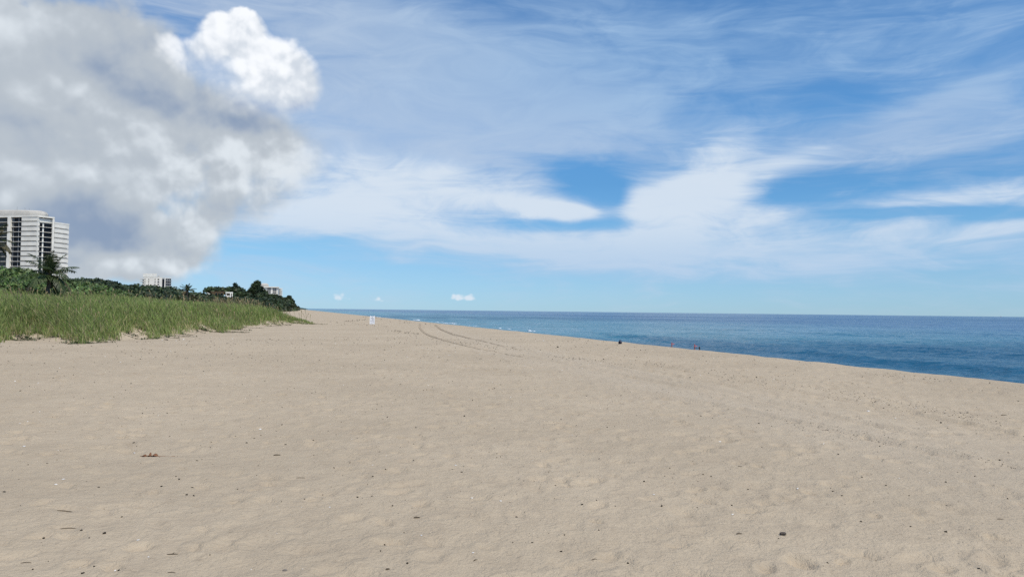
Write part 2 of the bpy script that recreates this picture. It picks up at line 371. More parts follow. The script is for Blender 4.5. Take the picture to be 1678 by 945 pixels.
def ground_z(x, y, detail=True):
    u, v = uv_of(x, y)
    z = np.zeros_like(x, dtype=float)
    # beach face down to the sea floor
    d = v - CREST_V
    z = np.where(d > 0, -np.minimum(0.14 * d * sstep(d, -1.0, 2.5), 3.5), z)
    z = z + (0.05 + 0.055 * fbm(x * 0.7, y * 0.7, 3) * detail) * np.exp(-((d + 0.8) / 1.6) ** 2)
    # dune
    dd = dune_depth(x, y)
    dv = veg_v(u) - v
    far = np.minimum(dd, dv * 1.3)
    rise = np.where(u < 55, dd, np.minimum(dd, np.maximum(dv, -1) * 1.4))
    z = z + 1.25 * sstep(rise, -1.2, 10) + 1.2 * sstep(rise, 8, 40) * (y > 0)
    z = np.where(v < -20, z, z)
    if detail:
        near = np.clip(1 - rise / 10, 0, 1) * np.clip((rise + 3) / 3, 0, 1)
        z = z + 0.16 * near * fbm(x * 0.45, y * 0.45, 2) * (d < -2)
        z = z + 0.05 * fbm(x * 0.12, y * 0.12, 2) * (d < -1)
    return z
def gz(x, y): return float(ground_z(np.array([float(x)]), np.array([float(y)]))[0])

SURF = {}
def sz(x, y):
    """height of the built sand surface"""
    a, r = math.atan2(x, y), math.hypot(x, y); A, Rr, Zz = SURF['a'], SURF['r'], SURF['z']
    i = min(max(np.searchsorted(Rr, r) - 1, 0), len(Rr) - 2); j = min(max(np.searchsorted(A, a) - 1, 0), len(A) - 2)
    s = min(max((r - Rr[i]) / (Rr[i + 1] - Rr[i]), 0), 1); q = min(max((a - A[j]) / (A[j + 1] - A[j]), 0), 1)
    return float((Zz[i, j] * (1 - q) + Zz[i, j + 1] * q) * (1 - s) + (Zz[i + 1, j] * (1 - q) + Zz[i + 1, j + 1] * q) * s)
def on_sand(px, py):
    p = on_plane(px, py, 0.0)
    for _ in range(4): p = on_plane(px, py, min(sz(p[0], p[1]), 1.2))
    p[2] = sz(p[0], p[1]); return p
def build_sand():
    # polar grid round the camera: fine where the picture looks
    a = np.concatenate([np.arange(-180, -46, 3.0), np.arange(-46, 46, 0.19), np.arange(46, 180.1, 3.0)])
    r = [0.8]
    while r[-1] < 6000:
        q = r[-1]; r.append(q * (1.02 if q < 3.2 else 1.0062 if q < 14 else 1.011 if q < 60 else 1.018 if q < 200 else 1.05))
    r = np.array(r)
    A, RR = np.meshgrid(np.radians(a), r); X = RR * np.sin(A); Y = RR * np.cos(A)
    Z = ground_z(X, Y)
    u, v = uv_of(X, Y)
    flat = sstep(v, CREST_V + 1, CREST_V - 3) * sstep(dune_depth(X, Y), 6, -1)
    fade = sstep(RR, 45, 18)
    # loose, much-walked sand: soft hollows, ripples
    W = 0.35 * fbm(X * 1.1, Y * 1.1, 2)
    h = 0.013 * fbm(X * 0.8 + 3, Y * 0.8, 3, 0.55) + 0.014 * fbm(X * 2.2 + W, Y * 2.2 - W, 3, 0.55)
    h = h + 0.007 * fbm(X * 6.5, Y * 6.5, 2, 0.5) * sstep(RR, 22, 9)
    Z = Z + h * flat * (0.35 + 0.65 * fade)
    # footprints and scuffs stamped one by one
    rr = np.random.default_rng(11); dlog = np.log(r)
    n_az0 = np.searchsorted(a, -46); da = 0.19
    count = 6500
    ru = np.sqrt(rr.uniform(3.0 ** 2, 34.0 ** 2, count)); ra = rr.uniform(-43, 43, count)
    for k in range(count):
        cr, ca = ru[k], ra[k]; cx, cy = cr * math.sin(R(ca)), cr * math.cos(R(ca))
        L = rr.uniform(0.06, 0.17); Wd = L * rr.uniform(0.4, 0.9); th = rr.uniform(0, math.pi); dep = rr.uniform(0.008, 0.034) * min(1.0, 0.13 / L) * (0.72 if cr < 9 else 1.0 if cr < 18 else 1.3)
        reach = L * 2.2
        i0, i1 = np.searchsorted(r, cr - reach), np.searchsorted(r, cr + reach)
        dj = int(math.degrees(reach / cr) / da) + 1; jc = n_az0 + int((ca + 46) / da); j0, j1 = max(n_az0, jc - dj), jc + dj
        xs = X[i0:i1, j0:j1] - cx; ys = Y[i0:i1, j0:j1] - cy
        p = (xs * math.cos(th) + ys * math.sin(th)) / L; q = (-xs * math.sin(th) + ys * math.cos(th)) / Wd
        d2 = p * p + q * q
        s = -dep * np.exp(-d2 ** 1.5 * 1.4) + 0.42 * dep * np.exp(-((np.sqrt(d2) - 1.35) / 0.42) ** 2)
        Z[i0:i1, j0:j1] += s * flat[i0:i1, j0:j1]
    # wheel ruts cross the beach: worn as furrows with raised lips
    def rut(px_list, width, depth):
        pts = np.array([on_plane(*p)[:2] for p in px_list])
        sel = (RR < 120) & (v < CREST_V + 2)
        xs, ys = X[sel], Y[sel]; best = np.full(xs.shape, 1e9)
        for p0, p1 in zip(pts[:-1], pts[1:]):
            dx = p1 - p0; t = np.clip(((xs - p0[0]) * dx[0] + (ys - p0[1]) * dx[1]) / (dx @ dx), 0, 1)
            best = np.minimum(best, np.hypot(xs - p0[0] - t * dx[0], ys - p0[1] - t * dx[1]))
        Z[sel] += -depth * np.exp(-(best / width) ** 2) + 0.5 * depth * np.exp(-((best - 1.8 * width) / (0.7 * width)) ** 2)
    for px_list in RUTS: rut(px_list, 0.13, 0.035)
    SURF.update(a=np.radians(a), r=r, z=Z.copy())
    n, m = X.shape
    V = np.stack([X, Y, Z], -1).reshape(-1, 3)
    idx = np.arange(n * m).reshape(n, m)
    f = np.stack([idx[:-1, :-1], idx[1:, :-1], idx[1:, 1:], idx[:-1, 1:]], -1).reshape(-1, 4)[:, ::-1]
    # centre cap
    cidx = len(V); V = np.vstack([V, [[0, 0, 0.0]]])
    me = new_mesh('sand', V, np.ascontiguousarray(f), [M_sand], True)
    # wear: packed (driven) sand and wet sand by the water
    wet = sstep(Z, SEA_Z + 0.45, SEA_Z + 0.05)
    track = np.zeros_like(X)
    for (c0, c1, w0, s0) in BANDS:
        p0, p1 = on_plane(*c0)[:2], on_plane(*c1)[:2]; dx = p1 - p0
        t = ((X - p0[0]) * dx[0] + (Y - p0[1]) * dx[1]) / (dx @ dx)
        dist = np.hypot(X - p0[0] - t * dx[0], Y - p0[1] - t * dx[1])
        track += s0 * np.exp(-(dist / w0) ** 2) * sstep(t, -0.15, 0.1) * sstep(t, 1.6, 1.0)
    at = me.attributes.new('wear', 'FLOAT_COLOR', 'POINT')
    c = np.zeros((len(V), 4), dtype=np.float32); c[:-1, 0] = wet.ravel(); c[:-1, 1] = np.clip(track, 0, 1).ravel(); c[:, 3] = 1
    at.data.foreach_set('color', c.ravel())
    kind(link('sand', me), 'structure', 'pale beige beach sand pitted with soft footprints')
RUTS = [[(688, 531), (688, 537), (693, 544), (706, 551), (725, 557), (748, 563), (775, 569), (810, 576), (860, 586)],
        [(713, 532), (722, 540), (740, 547), (765, 553), (800, 561), (850, 572), (905, 584)],
        [(800, 572), (880, 588), (960, 603), (1060, 622), (1180, 645)],
        [(860, 574), (950, 590), (1060, 607), (1200, 632)],
        [(905, 584), (1020, 606), (1180, 640), (1330, 672), (1500, 712)], [(960, 580), (1100, 604), (1280, 634), (1480, 672), (1678, 712)],
        [(1040, 640), (1200, 668), (1400, 712), (1560, 750)]]
BANDS = [((720, 540), (1300, 690), 1.3, 0.7), ((800, 560), (1600, 720), 0.4, 0.4), ((640, 545), (1100, 640), 0.4, 0.3)]

def sand_material():
    m = bpy.data.materials.new('sand'); m.use_nodes = True; t = m.node_tree; g = G(t); p = t.nodes['Principled BSDF']
    geo = g.n('ShaderNodeNewGeometry'); P = E(g, geo.outputs['Position'])
    wr = g.n('ShaderNodeAttribute', attribute_name='wear'); ws = g.n('ShaderNodeSeparateColor'); t.links.new(wr.outputs['Color'], ws.inputs[0])
    wet, pack = E(g, ws.outputs[0]), E(g, ws.outputs[1])
    big = g.noise(P, 0.22, 4, 0.6); mid = g.noise(P, 2.3, 5, 0.62); fine = g.noise(P, 45.0, 3, 0.7); grain = g.noise(P, 220.0, 2, 0.8)
    c = g.mix(g.smooth(big, 0.32, 0.68), (0.466, 0.380, 0.266), (0.530, 0.434, 0.306))
    c = g.mix(g.smooth(mid, 0.38, 0.72) * 0.35, c, (0.38, 0.305, 0.215))
    c = g.mix(g.smooth(g.noise(P, 9.0, 4, 0.7, 0.5), 0.50, 0.74) * 0.38, c, (0.33, 0.262, 0.182))
    c = g.mix(pack * 0.45, c, (0.52, 0.44, 0.33))
    c = g.mix(g.smooth(fine, 0.60, 0.78) * 0.35, c, (0.22, 0.185, 0.145))
    c = g.mix(g.smooth(grain, 0.55, 0.75) * 0.6, c, (0.17, 0.14, 0.11))
    c = g.mix(g.smooth(grain, 0.40, 0.22) * 0.35, c, (0.55, 0.49, 0.42))
    c = g.mix(wet * 0.75, c, (0.13, 0.11, 0.09))
    g.put(p.inputs['Base Color'], c); p.inputs['Specular IOR Level'].default_value = 0.15
    g.put(p.inputs['Roughness'], g.lin(wet, 0, 1, 0.95, 0.35))
    hgt = g.noise(P, 3.2, 4, 0.62, 0.4) * 0.30 + g.noise(P, 10.0, 4, 0.65, 0.6) * 0.50 + g.noise(P, 28.0, 3, 0.7, 0.4) * 0.32 + grain * 0.06
    b = g.n('ShaderNodeBump'); b.inputs['Strength'].default_value = 0.85; b.inputs['Distance'].default_value = 0.06; g.put(b.inputs['Height'], hgt)
    t.links.new(b.outputs[0], p.inputs['Normal'])
    return m
M_sand = sand_material()
build_sand()

def sea_material():
    m = bpy.data.materials.new('sea_water'); m.use_nodes = True; t = m.node_tree; g = G(t); p = t.nodes['Principled BSDF']
    geo = g.n('ShaderNodeNewGeometry'); P = E(g, geo.outputs['Position'])
    sp = g.n('ShaderNodeSeparateXYZ'); g.put(sp.inputs[0], P); X, Y = E(g, sp.outputs[0]), E(g, sp.outputs[1])
    off = X * UY - Y * UX - (CREST_V + 10)           # metres out from the waterline
    deep = g.smooth(off, 0, 170)
    patch = g.noise(g.vmul(P, (0.0035, 0.012, 1.0)), 1.0, 5, 0.6)
    c = g.mix(deep, (0.034, 0.165, 0.225), (0.004, 0.070, 0.190))
    c = g.mix(g.smooth(patch, 0.45, 0.65) * 0.6, c, (0.003, 0.044, 0.125))
    w1 = g.noise(g.vmul(P, (1.0, 0.6, 1.0)), 0.9, 5, 0.65, 0.4); w2 = g.noise(P, 0.16, 4, 0.55, 0.3); w3 = g.noise(P, 4.0, 3, 0.6)
    b = g.n('ShaderNodeBump'); b.inputs['Strength'].default_value = 1.0; b.inputs['Distance'].default_value = 1.0
    w4 = g.noise(g.vmul(P, (0.8, 1.0, 1.0)), 0.38, 4, 0.6, 0.5)
    g.put(b.inputs['Height'], w1 * 0.13 + w2 * 0.50 + w4 * 0.46)
    body = g.n('ShaderNodeBsdfDiffuse'); g.put(body.inputs['Color'], c)
    gl = g.n('ShaderNodeBsdfGlossy'); gl.inputs['Color'].default_value = (1, 1, 1, 1); gl.inputs['Roughness'].default_value = 0.12
    fr = g.n('ShaderNodeFresnel'); fr.inputs['IOR'].default_value = 1.333
    for nd in (body, gl, fr): t.links.new(b.outputs[0], nd.inputs['Normal'])
    mx = g.n('ShaderNodeMixShader')
    # wind-ruffled water turns steeper facets to the eye and mirrors less than calm slicks do
    g.put(mx.inputs[0], E(g, fr.outputs[0]) * g.lin(g.smooth(patch, 0.40, 0.66), 0, 1, 0.86, 0.55) * g.lin(g.noise(g.vmul(P, (0.035, 0.055, 1.0)), 1.0, 3, 0.6), 0.35, 0.65, 0.75, 1.0))
    t.links.new(body.outputs[0], mx.inputs[1]); t.links.new(gl.outputs[0], mx.inputs[2]); t.links.new(mx.outputs[0], t.nodes['Material Output'].inputs[0])
    t.nodes.remove(p)
    return m
def build_sea():
    a = np.arange(-45, 75.01, 0.22); r = [14.0]
    while r[-1] < 60000:
        q = r[-1]; r.append(q * (1.0065 if q < 160 else 1.014 if q < 900 else 1.08))
    r = np.array(r); A, RR = np.meshgrid(np.radians(a), r); X = RR * np.sin(A); Y = RR * np.cos(A)
    u, v = uv_of(X, Y); off = v - (CREST_V + 10)
    amp = sstep(RR, 1500, 150)
    W = 2.2 * fbm(X * 0.03, Y * 0.03, 2) + 1.2 * fbm(u * 0.012, v * 0.0, 2) * 3
    z = np.zeros_like(X)
    # shore-parallel swell that steepens as it comes in
    for off0, h, wd, lo, hi in SWELL:
        e = off0 + W - off; brk = sstep(fbm(u * 0.02 + off0, v * 0 + 5, 2), -0.25, 0.25) * 0.7 + 0.3
        z += h * brk * np.where(e > 0, np.exp(-(e / (wd * 0.6)) ** 2), np.exp(-(e / (wd * 1.7)) ** 2)) * sstep(u, lo - 25, lo) * sstep(u, hi + 60, hi)
    z += amp * (0.20 * (0.45 - np.abs(fbm(v * 0.15 + 0.5 * W, u * 0.04, 3))) + 0.16 * (0.4 - np.abs(fbm(v * 0.42 + W, u * 0.13, 3, 0.55))))
    z += sstep(RR, 160, 70) * (0.075 * (0.35 - np.abs(fbm(v * 0.95 + W, u * 0.30, 2))) + 0.035 * fbm(X * 1.3, Y * 1.1, 2))
    z *= sstep(off, -6, 6) * 0.85 + 0.15
    n, m = X.shape; V = np.stack([X, Y, SEA_Z + z], -1).reshape(-1, 3); idx = np.arange(n * m).reshape(n, m)
    f = np.stack([idx[:-1, :-1], idx[:-1, 1:], idx[1:, 1:], idx[1:, :-1]], -1).reshape(-1, 4)
    keep = (v[:-1, :-1] > CREST_V - 30).ravel() | True
    kind(link('sea', new_mesh('sea', V, np.ascontiguousarray(f[keep]), [sea_material()], True)), 'structure', 'blue sea ruffled by small waves')
SWELL = [(3, 0.16, 2.2, -50, 900), (13, 0.34, 2.6, -60, 900), (28, 0.30, 4.0, -60, 900), (52, 0.28, 6.0, -60, 900), (85, 0.22, 8.0, -60, 900), (125, 0.2, 10.0, -60, 900)]
build_sea()

# ------------------------------------------------------------------ breaking waves, wheel tracks
M_foam = mat('sea_foam', (0.80, 0.84, 0.86), 0.7, 0.3, (1.5, 0.12))
def foam(px_list, h, label):
    pts = np.array([on_plane(px, py, SEA_Z + 0.25) for px, py in px_list])
    L = np.linalg.norm(np.diff(pts, axis=0), axis=1); s = np.concatenate([[0], np.cumsum(L)])
    n = max(8, int(s[-1] / 0.5)); q = np.linspace(0, s[-1], n)
    c = np.stack([np.interp(q, s, pts[:, k]) for k in range(3)], 1)
    taper = np.clip(np.minimum(q, s[-1] - q) / (0.12 * s[-1] + 0.5), 0, 1) ** 0.6 * np.clip(0.55 + 1.0 * fbm(q * 0.3 + pts[0, 0], q * 0 + 2, 3), 0, 1.2)
    V = []; K = 9
    for i in range(n):
        for k in range(K):
            w = k / (K - 1); prof = math.sin(math.pi * w) ** 0.8
            out = (w - 0.35) * 1.3 * max(taper[i], 0.05)
            jit = 0.12 * math.sin(i * 1.7 + k * 2.3) * taper[i] + rng.normal(0, 0.05)
            V.append((c[i, 0] + UY * (out + jit), c[i, 1] - UX * (out + jit), SEA_Z + 0.02 + 0.75 * h * prof * max(taper[i], 0.02) * (0.8 + 0.4 * rng.random())))
    idx = np.arange(n * K).reshape(n, K)
    f = np.stack([idx[:-1, :-1], idx[:-1, 1:], idx[1:, 1:], idx[1:, :-1]], -1).reshape(-1, 4)
    kind(link('breaking_wave', new_mesh('breaking_wave', V, np.ascontiguousarray(f), [M_foam], True)), 'stuff', label)
for pl, h in (([(753, 532), (775, 533.5), (797, 535.5)], 0.40), ([(799, 536), (820, 537.5), (843, 539)], 0.38), ([(852, 540.5), (872, 542), (894, 543.5)], 0.42),
              ([(571, 515.2), (585, 515.9)], 0.5), ([(586, 517), (592, 517.4)], 0.45), ([(560, 517), (567, 517.6)], 0.45), ([(533, 512.8), (542, 513.2)], 0.6),
              ([(641, 521.6), (652, 522.4)], 0.38), ([(676, 522.8), (688, 523.8)], 0.38), ([(715, 527), (747, 529.5)], 0.14), ([(1040, 551.5), (1085, 555.5)], 0.10), ([(600, 517.5), (640, 520.2)], 0.22), ([(652, 523.3), (676, 524.8)], 0.2), ([(700, 525.2), (760, 529.3)], 0.12), ([(900, 545), (960, 549.5)], 0.10), ([(545, 514.2), (560, 515)], 0.4)):
    foam(pl, h, 'white foam line of a small wave breaking near the shore')

M_damp_shade = mat('damp_shaded_sand', (0.39, 0.32, 0.23), 0.95, 0.1, (3.0, 0.18), bump=(14.0, 0.6, 0.05))  # darker tone covers damp, disturbed sand and the painted-in shade of the rut
def tyre_track(px_list, label, w=0.065):
    pts = np.array([on_sand(*p) for p in px_list]); L = np.linalg.norm(np.diff(pts[:, :2], axis=0), axis=1); s = np.concatenate([[0], np.cumsum(L)])
    n = int(s[-1] / 0.35); q = np.linspace(0, s[-1], n)
    c = np.stack([np.interp(q, s, pts[:, k]) for k in range(2)], 1)
    ker = np.hanning(9); ker /= ker.sum()
    c = np.stack([np.convolve(np.pad(c[:, k], 4, mode='edge'), ker, 'valid') for k in range(2)], 1)
    d = np.gradient(c, axis=0); d /= np.linalg.norm(d, axis=1)[:, None]; nr = np.stack([-d[:, 1], d[:, 0]], 1)
    prof = [(-1.5, 0.006), (-0.95, 0.040), (-0.55, 0.020), (0, 0.012), (0.55, 0.020), (0.95, 0.040), (1.5, 0.006)]
    V = []
    for i in range(n):
        fade = min(1, q[i] / 1.0 + 0.3, (s[-1] - q[i]) / (0.55 * s[-1]) + 0.03)
        for o, h in prof:
            x, y = c[i] + nr[i] * o * w * (1 + 0.12 * rng.normal()) * (0.15 + 0.85 * fade)
            V.append((x, y, sz(x, y) + 0.004 + h * fade * (1 + 0.25 * rng.normal())))
    idx = np.arange(n * 7).reshape(n, 7); f = np.stack([idx[:-1, :-1], idx[:-1, 1:], idx[1:, 1:], idx[1:, :-1]], -1).reshape(-1, 4)
    o = link('tyre_track', new_mesh('tyre_track', V, np.ascontiguousarray(f[:, ::-1]), [M_damp_shade], True)); kind(o, 'structure', label)
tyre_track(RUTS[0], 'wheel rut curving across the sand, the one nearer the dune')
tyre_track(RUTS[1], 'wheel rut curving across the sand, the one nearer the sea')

# ------------------------------------------------------------------ buildings behind the dune
M_white = mat('white_render', (0.80, 0.78, 0.70), 0.85, 0.2, (0.25, 0.08))
M_cream = mat('cream_render', (0.52, 0.49, 0.43), 0.85, 0.2, (0.2, 0.08))
M_grey = mat('grey_render', (0.33, 0.34, 0.34), 0.85, 0.2, (0.2, 0.12))
M_glass = mat('dark_glass', (0.010, 0.012, 0.016), 0.35, 0.15)
M_glass2 = mat('grey_glass', (0.05, 0.055, 0.055), 0.35, 0.2, (0.3, 0.4))
M_alu = mat('pale_metal', (0.45, 0.46, 0.46), 0.4, 0.5)
M_shade = mat('shaded_recess_wall', (0.16, 0.155, 0.15), 0.9, 0.2)  # dark colour paints in the shade of recesses, gaps and openings
M_tan = mat('tan_stucco', (0.30, 0.22, 0.12), 0.9, 0.2, (0.6, 0.2))
M_brown = mat('brown_roof', (0.13, 0.09, 0.06), 0.9, 0.2, (0.6, 0.2))
GROUND_B = 2.4
def hz(px): return 509.2 + (px - 839) * 0.0116
def pt(px, Y): p = at_y(px, hz(px), Y); return np.array([p[0], p[1]])
def lerp(a, b, t): return np.asarray(a) * (1 - t) + np.asarray(b) * t
def zof(px, py, Y): return at_y(px, py, Y)[2]

def tower():
    t = empty('apartment_tower', (*pt(40, 436), GROUND_B)); org = np.array([*pt(40, 436), GROUND_B])
    tag(t, 'tall white apartment tower with stacked balcony bands and dark glass bays', 'building')
    def put(name, mb, m, parent=t):
        mb.v = [tuple(np.array(p) - org) for p in mb.v]; return mb.build(name, m, parent)
    P = {k: pt(k, y) for k, y in ((-60, 441), (9, 434.3), (14, 434), (31, 432.3), (57.5, 430), (84, 437.5), (109.5, 448))}
    zt, fl = 53.7, 2.93; nfl = 13
    def put_line(name, a, b, dep, z0, z1, m, proud=0.0): return put(name, MB().slab(a, b, dep, z0, z1, proud), m)
    # solid core well behind the facade
    back = [P[-60] + (-18, 26), P[109.5] + (-17, 22)]
    inset = np.array([0, 2.2])
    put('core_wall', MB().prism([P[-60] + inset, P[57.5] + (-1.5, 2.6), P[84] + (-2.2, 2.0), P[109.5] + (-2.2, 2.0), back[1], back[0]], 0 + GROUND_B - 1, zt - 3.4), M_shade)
    put('roof', MB().prism([P[-60] + (0, 1.0), P[57.5] + (0, 1.2), P[84] + (-0.3, 1.2), P[84] + (-17, 22), back[0]], zt - 3.38, zt - 0.6), M_white)
    for k in range(nfl):
        z1 = zt - fl * k; z0 = z1 - fl
        if k > 0 or True:
            put_line('balcony_band', P[31], P[57.5], 1.5, z0 + 0.66, z1 - 0.02, M_white)
            put_line('balcony_slab', lerp(P[31], P[14], 0.04), P[57.5] + (0.12, -0.05), 1.45, z0 + 0.02, z0 + 0.20, M_white, 0.10)
            for nm, a, b, m in (('window', P[14], P[31], M_glass), ('window', P[57.5], P[84], M_glass), ('window', P[-60], P[9], M_glass2)):
                sh = 0.9 if nm == 'window' else 0
                d = (b - a) / np.hypot(*(b - a)); nr = np.array([-d[1], d[0]])
                w = put_line('window', a + nr * 0.95 + d * 0.1, b + nr * 0.95 - d * 0.25, 0.3, z0 + 0.242, z1 + 0.025, m)
                fr = [(0.12, 0.03), (0.62, 0.03)] if b is P[31] else [(0.34, 0.09)] if b is P[84] else [(0.35, 0.01), (0.7, 0.01)]
                for s0, wd in fr:
                    q0, q1 = lerp(a, b, s0) + nr * 0.75, lerp(a, b, s0 + wd) + nr * 0.75
                    put_line('mullion', q0, q1, 0.15, z0 + 0.243, z1 + 0.02, M_alu if wd < 0.05 else M_white, 0.0).parent = w
                put_line('floor_slab', a + d * 0.05 + nr * 0.15, b - d * 0.12 + nr * 0.15, 0.75, z0 + 0.03, z0 + 0.24, M_white, 0.0)
        if k > 0 and k <= nfl:
            put_line('wing_band', P[84] + (0.25, 0.45), P[109.5], 1.4, z0 + 0.58, z1 - 0.02, M_white)
            put_line('wing_slab', P[84] + (0.25, 0.45), P[109.5] + (0.1, 0.05), 1.3, z0 + 0.02, z0 + 0.18, M_white, 0.10)
    put_line('pilaster', P[9], P[14], 1.8, GROUND_B, zt + 0.1, M_white, 0.55)
    put_line('pilaster', lerp(P[84], P[57.5], 0.09), P[84] + (0.15, 0.12), 1.7, GROUND_B, zt - 0.1, M_white, 0.35)
    put_line('pilaster', lerp(P[57.5], P[84], 0.0), lerp(P[57.5], P[84], 0.035), 1.5, GROUND_B, zt - 0.1, M_white, 0.22)
    put_line('roof_edge', P[57.5] + (0.02, -0.02), P[84] + (0.15, 0.12), 1.5, zt - 0.08, zt + 0.75, M_white, 0.42)
    put_line('roof_edge', P[-60], P[57.5] + (0.0, -0.02), 1.5, zt + 0.02, zt + 0.85, M_white, 0.25)
    put_line('wing_roof', P[84] + (0.25, 0.45), P[109.5], 10, zt - fl - 0.01, zt - fl + 0.9, M_white, 0.1)
    # curved plant storey on the roof
    n = 26; a0, b0 = pt(-70, 449), pt(56.5, 440); V = []; F = []
    ctr = lerp(a0, b0, 0.5); ax = (b0 - a0) / 2; nrm = np.array([-ax[1], ax[0]]) / np.hypot(*ax)
    ring = [ctr + ax * math.cos(w) - nrm * 6.5 * math.sin(w) * (1 if math.sin(w) > 0 else 2.0) for w in np.linspace(0, 2 * math.pi, n, endpoint=False)]
    ring = [np.array(p) + nrm * 6 for p in ring][::1]
    lev = [(zt - 1.0, 1.0), (zt + 3.6, 1.0), (zt + 4.9, 0.97), (zt + 5.6, 0.90), (zt + 5.9, 0.6)]
    for z, sc in lev:
        for p in ring: q = ctr + nrm * 6 + (p - ctr - nrm * 6) * sc; V.append((q[0], q[1], z))
    for i in range(len(lev) - 1):
        for j in range(n): F.append((i * n + j, i * n + (j + 1) % n, (i + 1) * n + (j + 1) % n, (i + 1) * n + j))
    F.append(tuple((len(lev) - 1) * n + j for j in range(n)))
    F = [f[::-1] for f in F]
    put('plant_storey', MB().add(V, F), M_cream)
    for pxm, h in ((23, 2.2), (36, 1.6), (43, 1.2)):
        q = pt(pxm, 446); put('antenna', MB().tube([(q[0], q[1], zt + 5.2), (q[0], q[1], zt + 5.8 + h)], 0.09, 5), M_grey)
tower()

def mid_block():
    Y = 870; k = Y / F
    org = np.array([*pt(250, Y + 6), GROUND_B]); t = empty('apartment_block', org)
    tag(t, 'white mid-rise block with small square windows and balconies at its left end', 'building')
    def put(name, mb, m, parent=t):
        mb.v = [tuple(np.array(p) - org) for p in mb.v]; return mb.build(name, m, parent)
    Z = lambda y, px=250: zof(px, y, Y)
    a, b, c = pt(234.6, Y), pt(264.8, Y + 1.5), pt(268.9, Y + 3.5); d, e = pt(279.2, Y + 13), pt(234.6, Y + 18)
    put('wall', MB().prism([a, b, pt(264.8, Y + 20), e], GROUND_B - 1, Z(454)), M_white)
    put('wing_wall', MB().prism([b + (0.02, 0.5), c + (0, 0.3), d, d + (-8.5, 16), pt(264.8, Y + 19.9) + (0.02, 0)], GROUND_B - 1, Z(455.2)), M_grey)
    put('penthouse', MB().prism([pt(233, Y + 2), pt(255.6, Y + 3), pt(255.6, Y + 14), pt(233, Y + 13)], Z(453.95), Z(448)), M_white)
    put('roof_edge', MB().slab(pt(234.4, Y - 0.2), pt(257, Y + 1), 0.6, Z(453.9), Z(453.2), 0.1), M_white)
    put('roof_edge', MB().slab(pt(265, Y + 1.8), d + (0.3, 0), 0.8, Z(455.1), Z(454.3), 0.25), M_white)
    put('stair_head', MB().prism([pt(257.5, Y + 4), pt(260, Y + 4), pt(260, Y + 9), pt(257.5, Y + 9)], Z(453.9), Z(451.5)), M_cream)
    for i in range(5):
        y = 457.6 + 4.05 * i
        for px, w, h, m in ((236.4, 1.3, 2.0, M_glass), (242.6, 1.2, 2.0, M_glass), (253.0, 1.6, 1.8, M_glass2), (258.4, 2.8, 1.9, M_glass)):
            f = put('window', MB().slab(lerp(a, b, (px - w / 2 - 234.6) / 30.2), lerp(a, b, (px + w / 2 - 234.6) / 30.2), 0.4, Z(y + h / 2), Z(y - h / 2), 0.02), m)
            put('window_sill', MB().slab(lerp(a, b, (px - w / 2 - 234.8) / 30.2), lerp(a, b, (px + w / 2 - 234.4) / 30.2), 0.3, Z(y + h / 2 + 0.25), Z(y + h / 2), 0.18), M_white, f)
        put('balcony', MB().prism([pt(227.5 + 0.4 * (i % 2), Y + 1), pt(234.5, Y - 0.3), pt(234.5, Y + 9), pt(229, Y + 9)], Z(y + 0.2), Z(y - 1.1)), M_white)
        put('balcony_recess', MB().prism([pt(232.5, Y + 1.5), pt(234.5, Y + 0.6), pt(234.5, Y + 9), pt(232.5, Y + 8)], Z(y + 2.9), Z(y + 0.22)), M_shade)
        for s0, s1 in ((0.08, 0.34), (0.44, 0.66), (0.76, 0.96)):
            put('window', MB().slab(lerp(c, d, s0), lerp(c, d, s1), 0.4, Z(y + 1.0), Z(y - 1.2), 0.03), M_glass)
            put('balcony', MB().slab(lerp(c, d, s0 - 0.03), lerp(c, d, s1 + 0.02), 0.3, Z(y + 2.4), Z(y + 1.2), 1.2), M_grey)
    put('stair_window', MB().slab(lerp(b, c, 0.06) + (0, -0.35), lerp(b, c, 0.86) + (0, -0.2), 0.5, GROUND_B + 4, Z(457), 0.0), M_glass)
    put('pilaster', MB().slab(lerp(b, c, 0.90) + (0, -0.1), c + (0.5, 0.3), 0.6, GROUND_B, Z(454.6), 0.5), M_white)
mid_block()

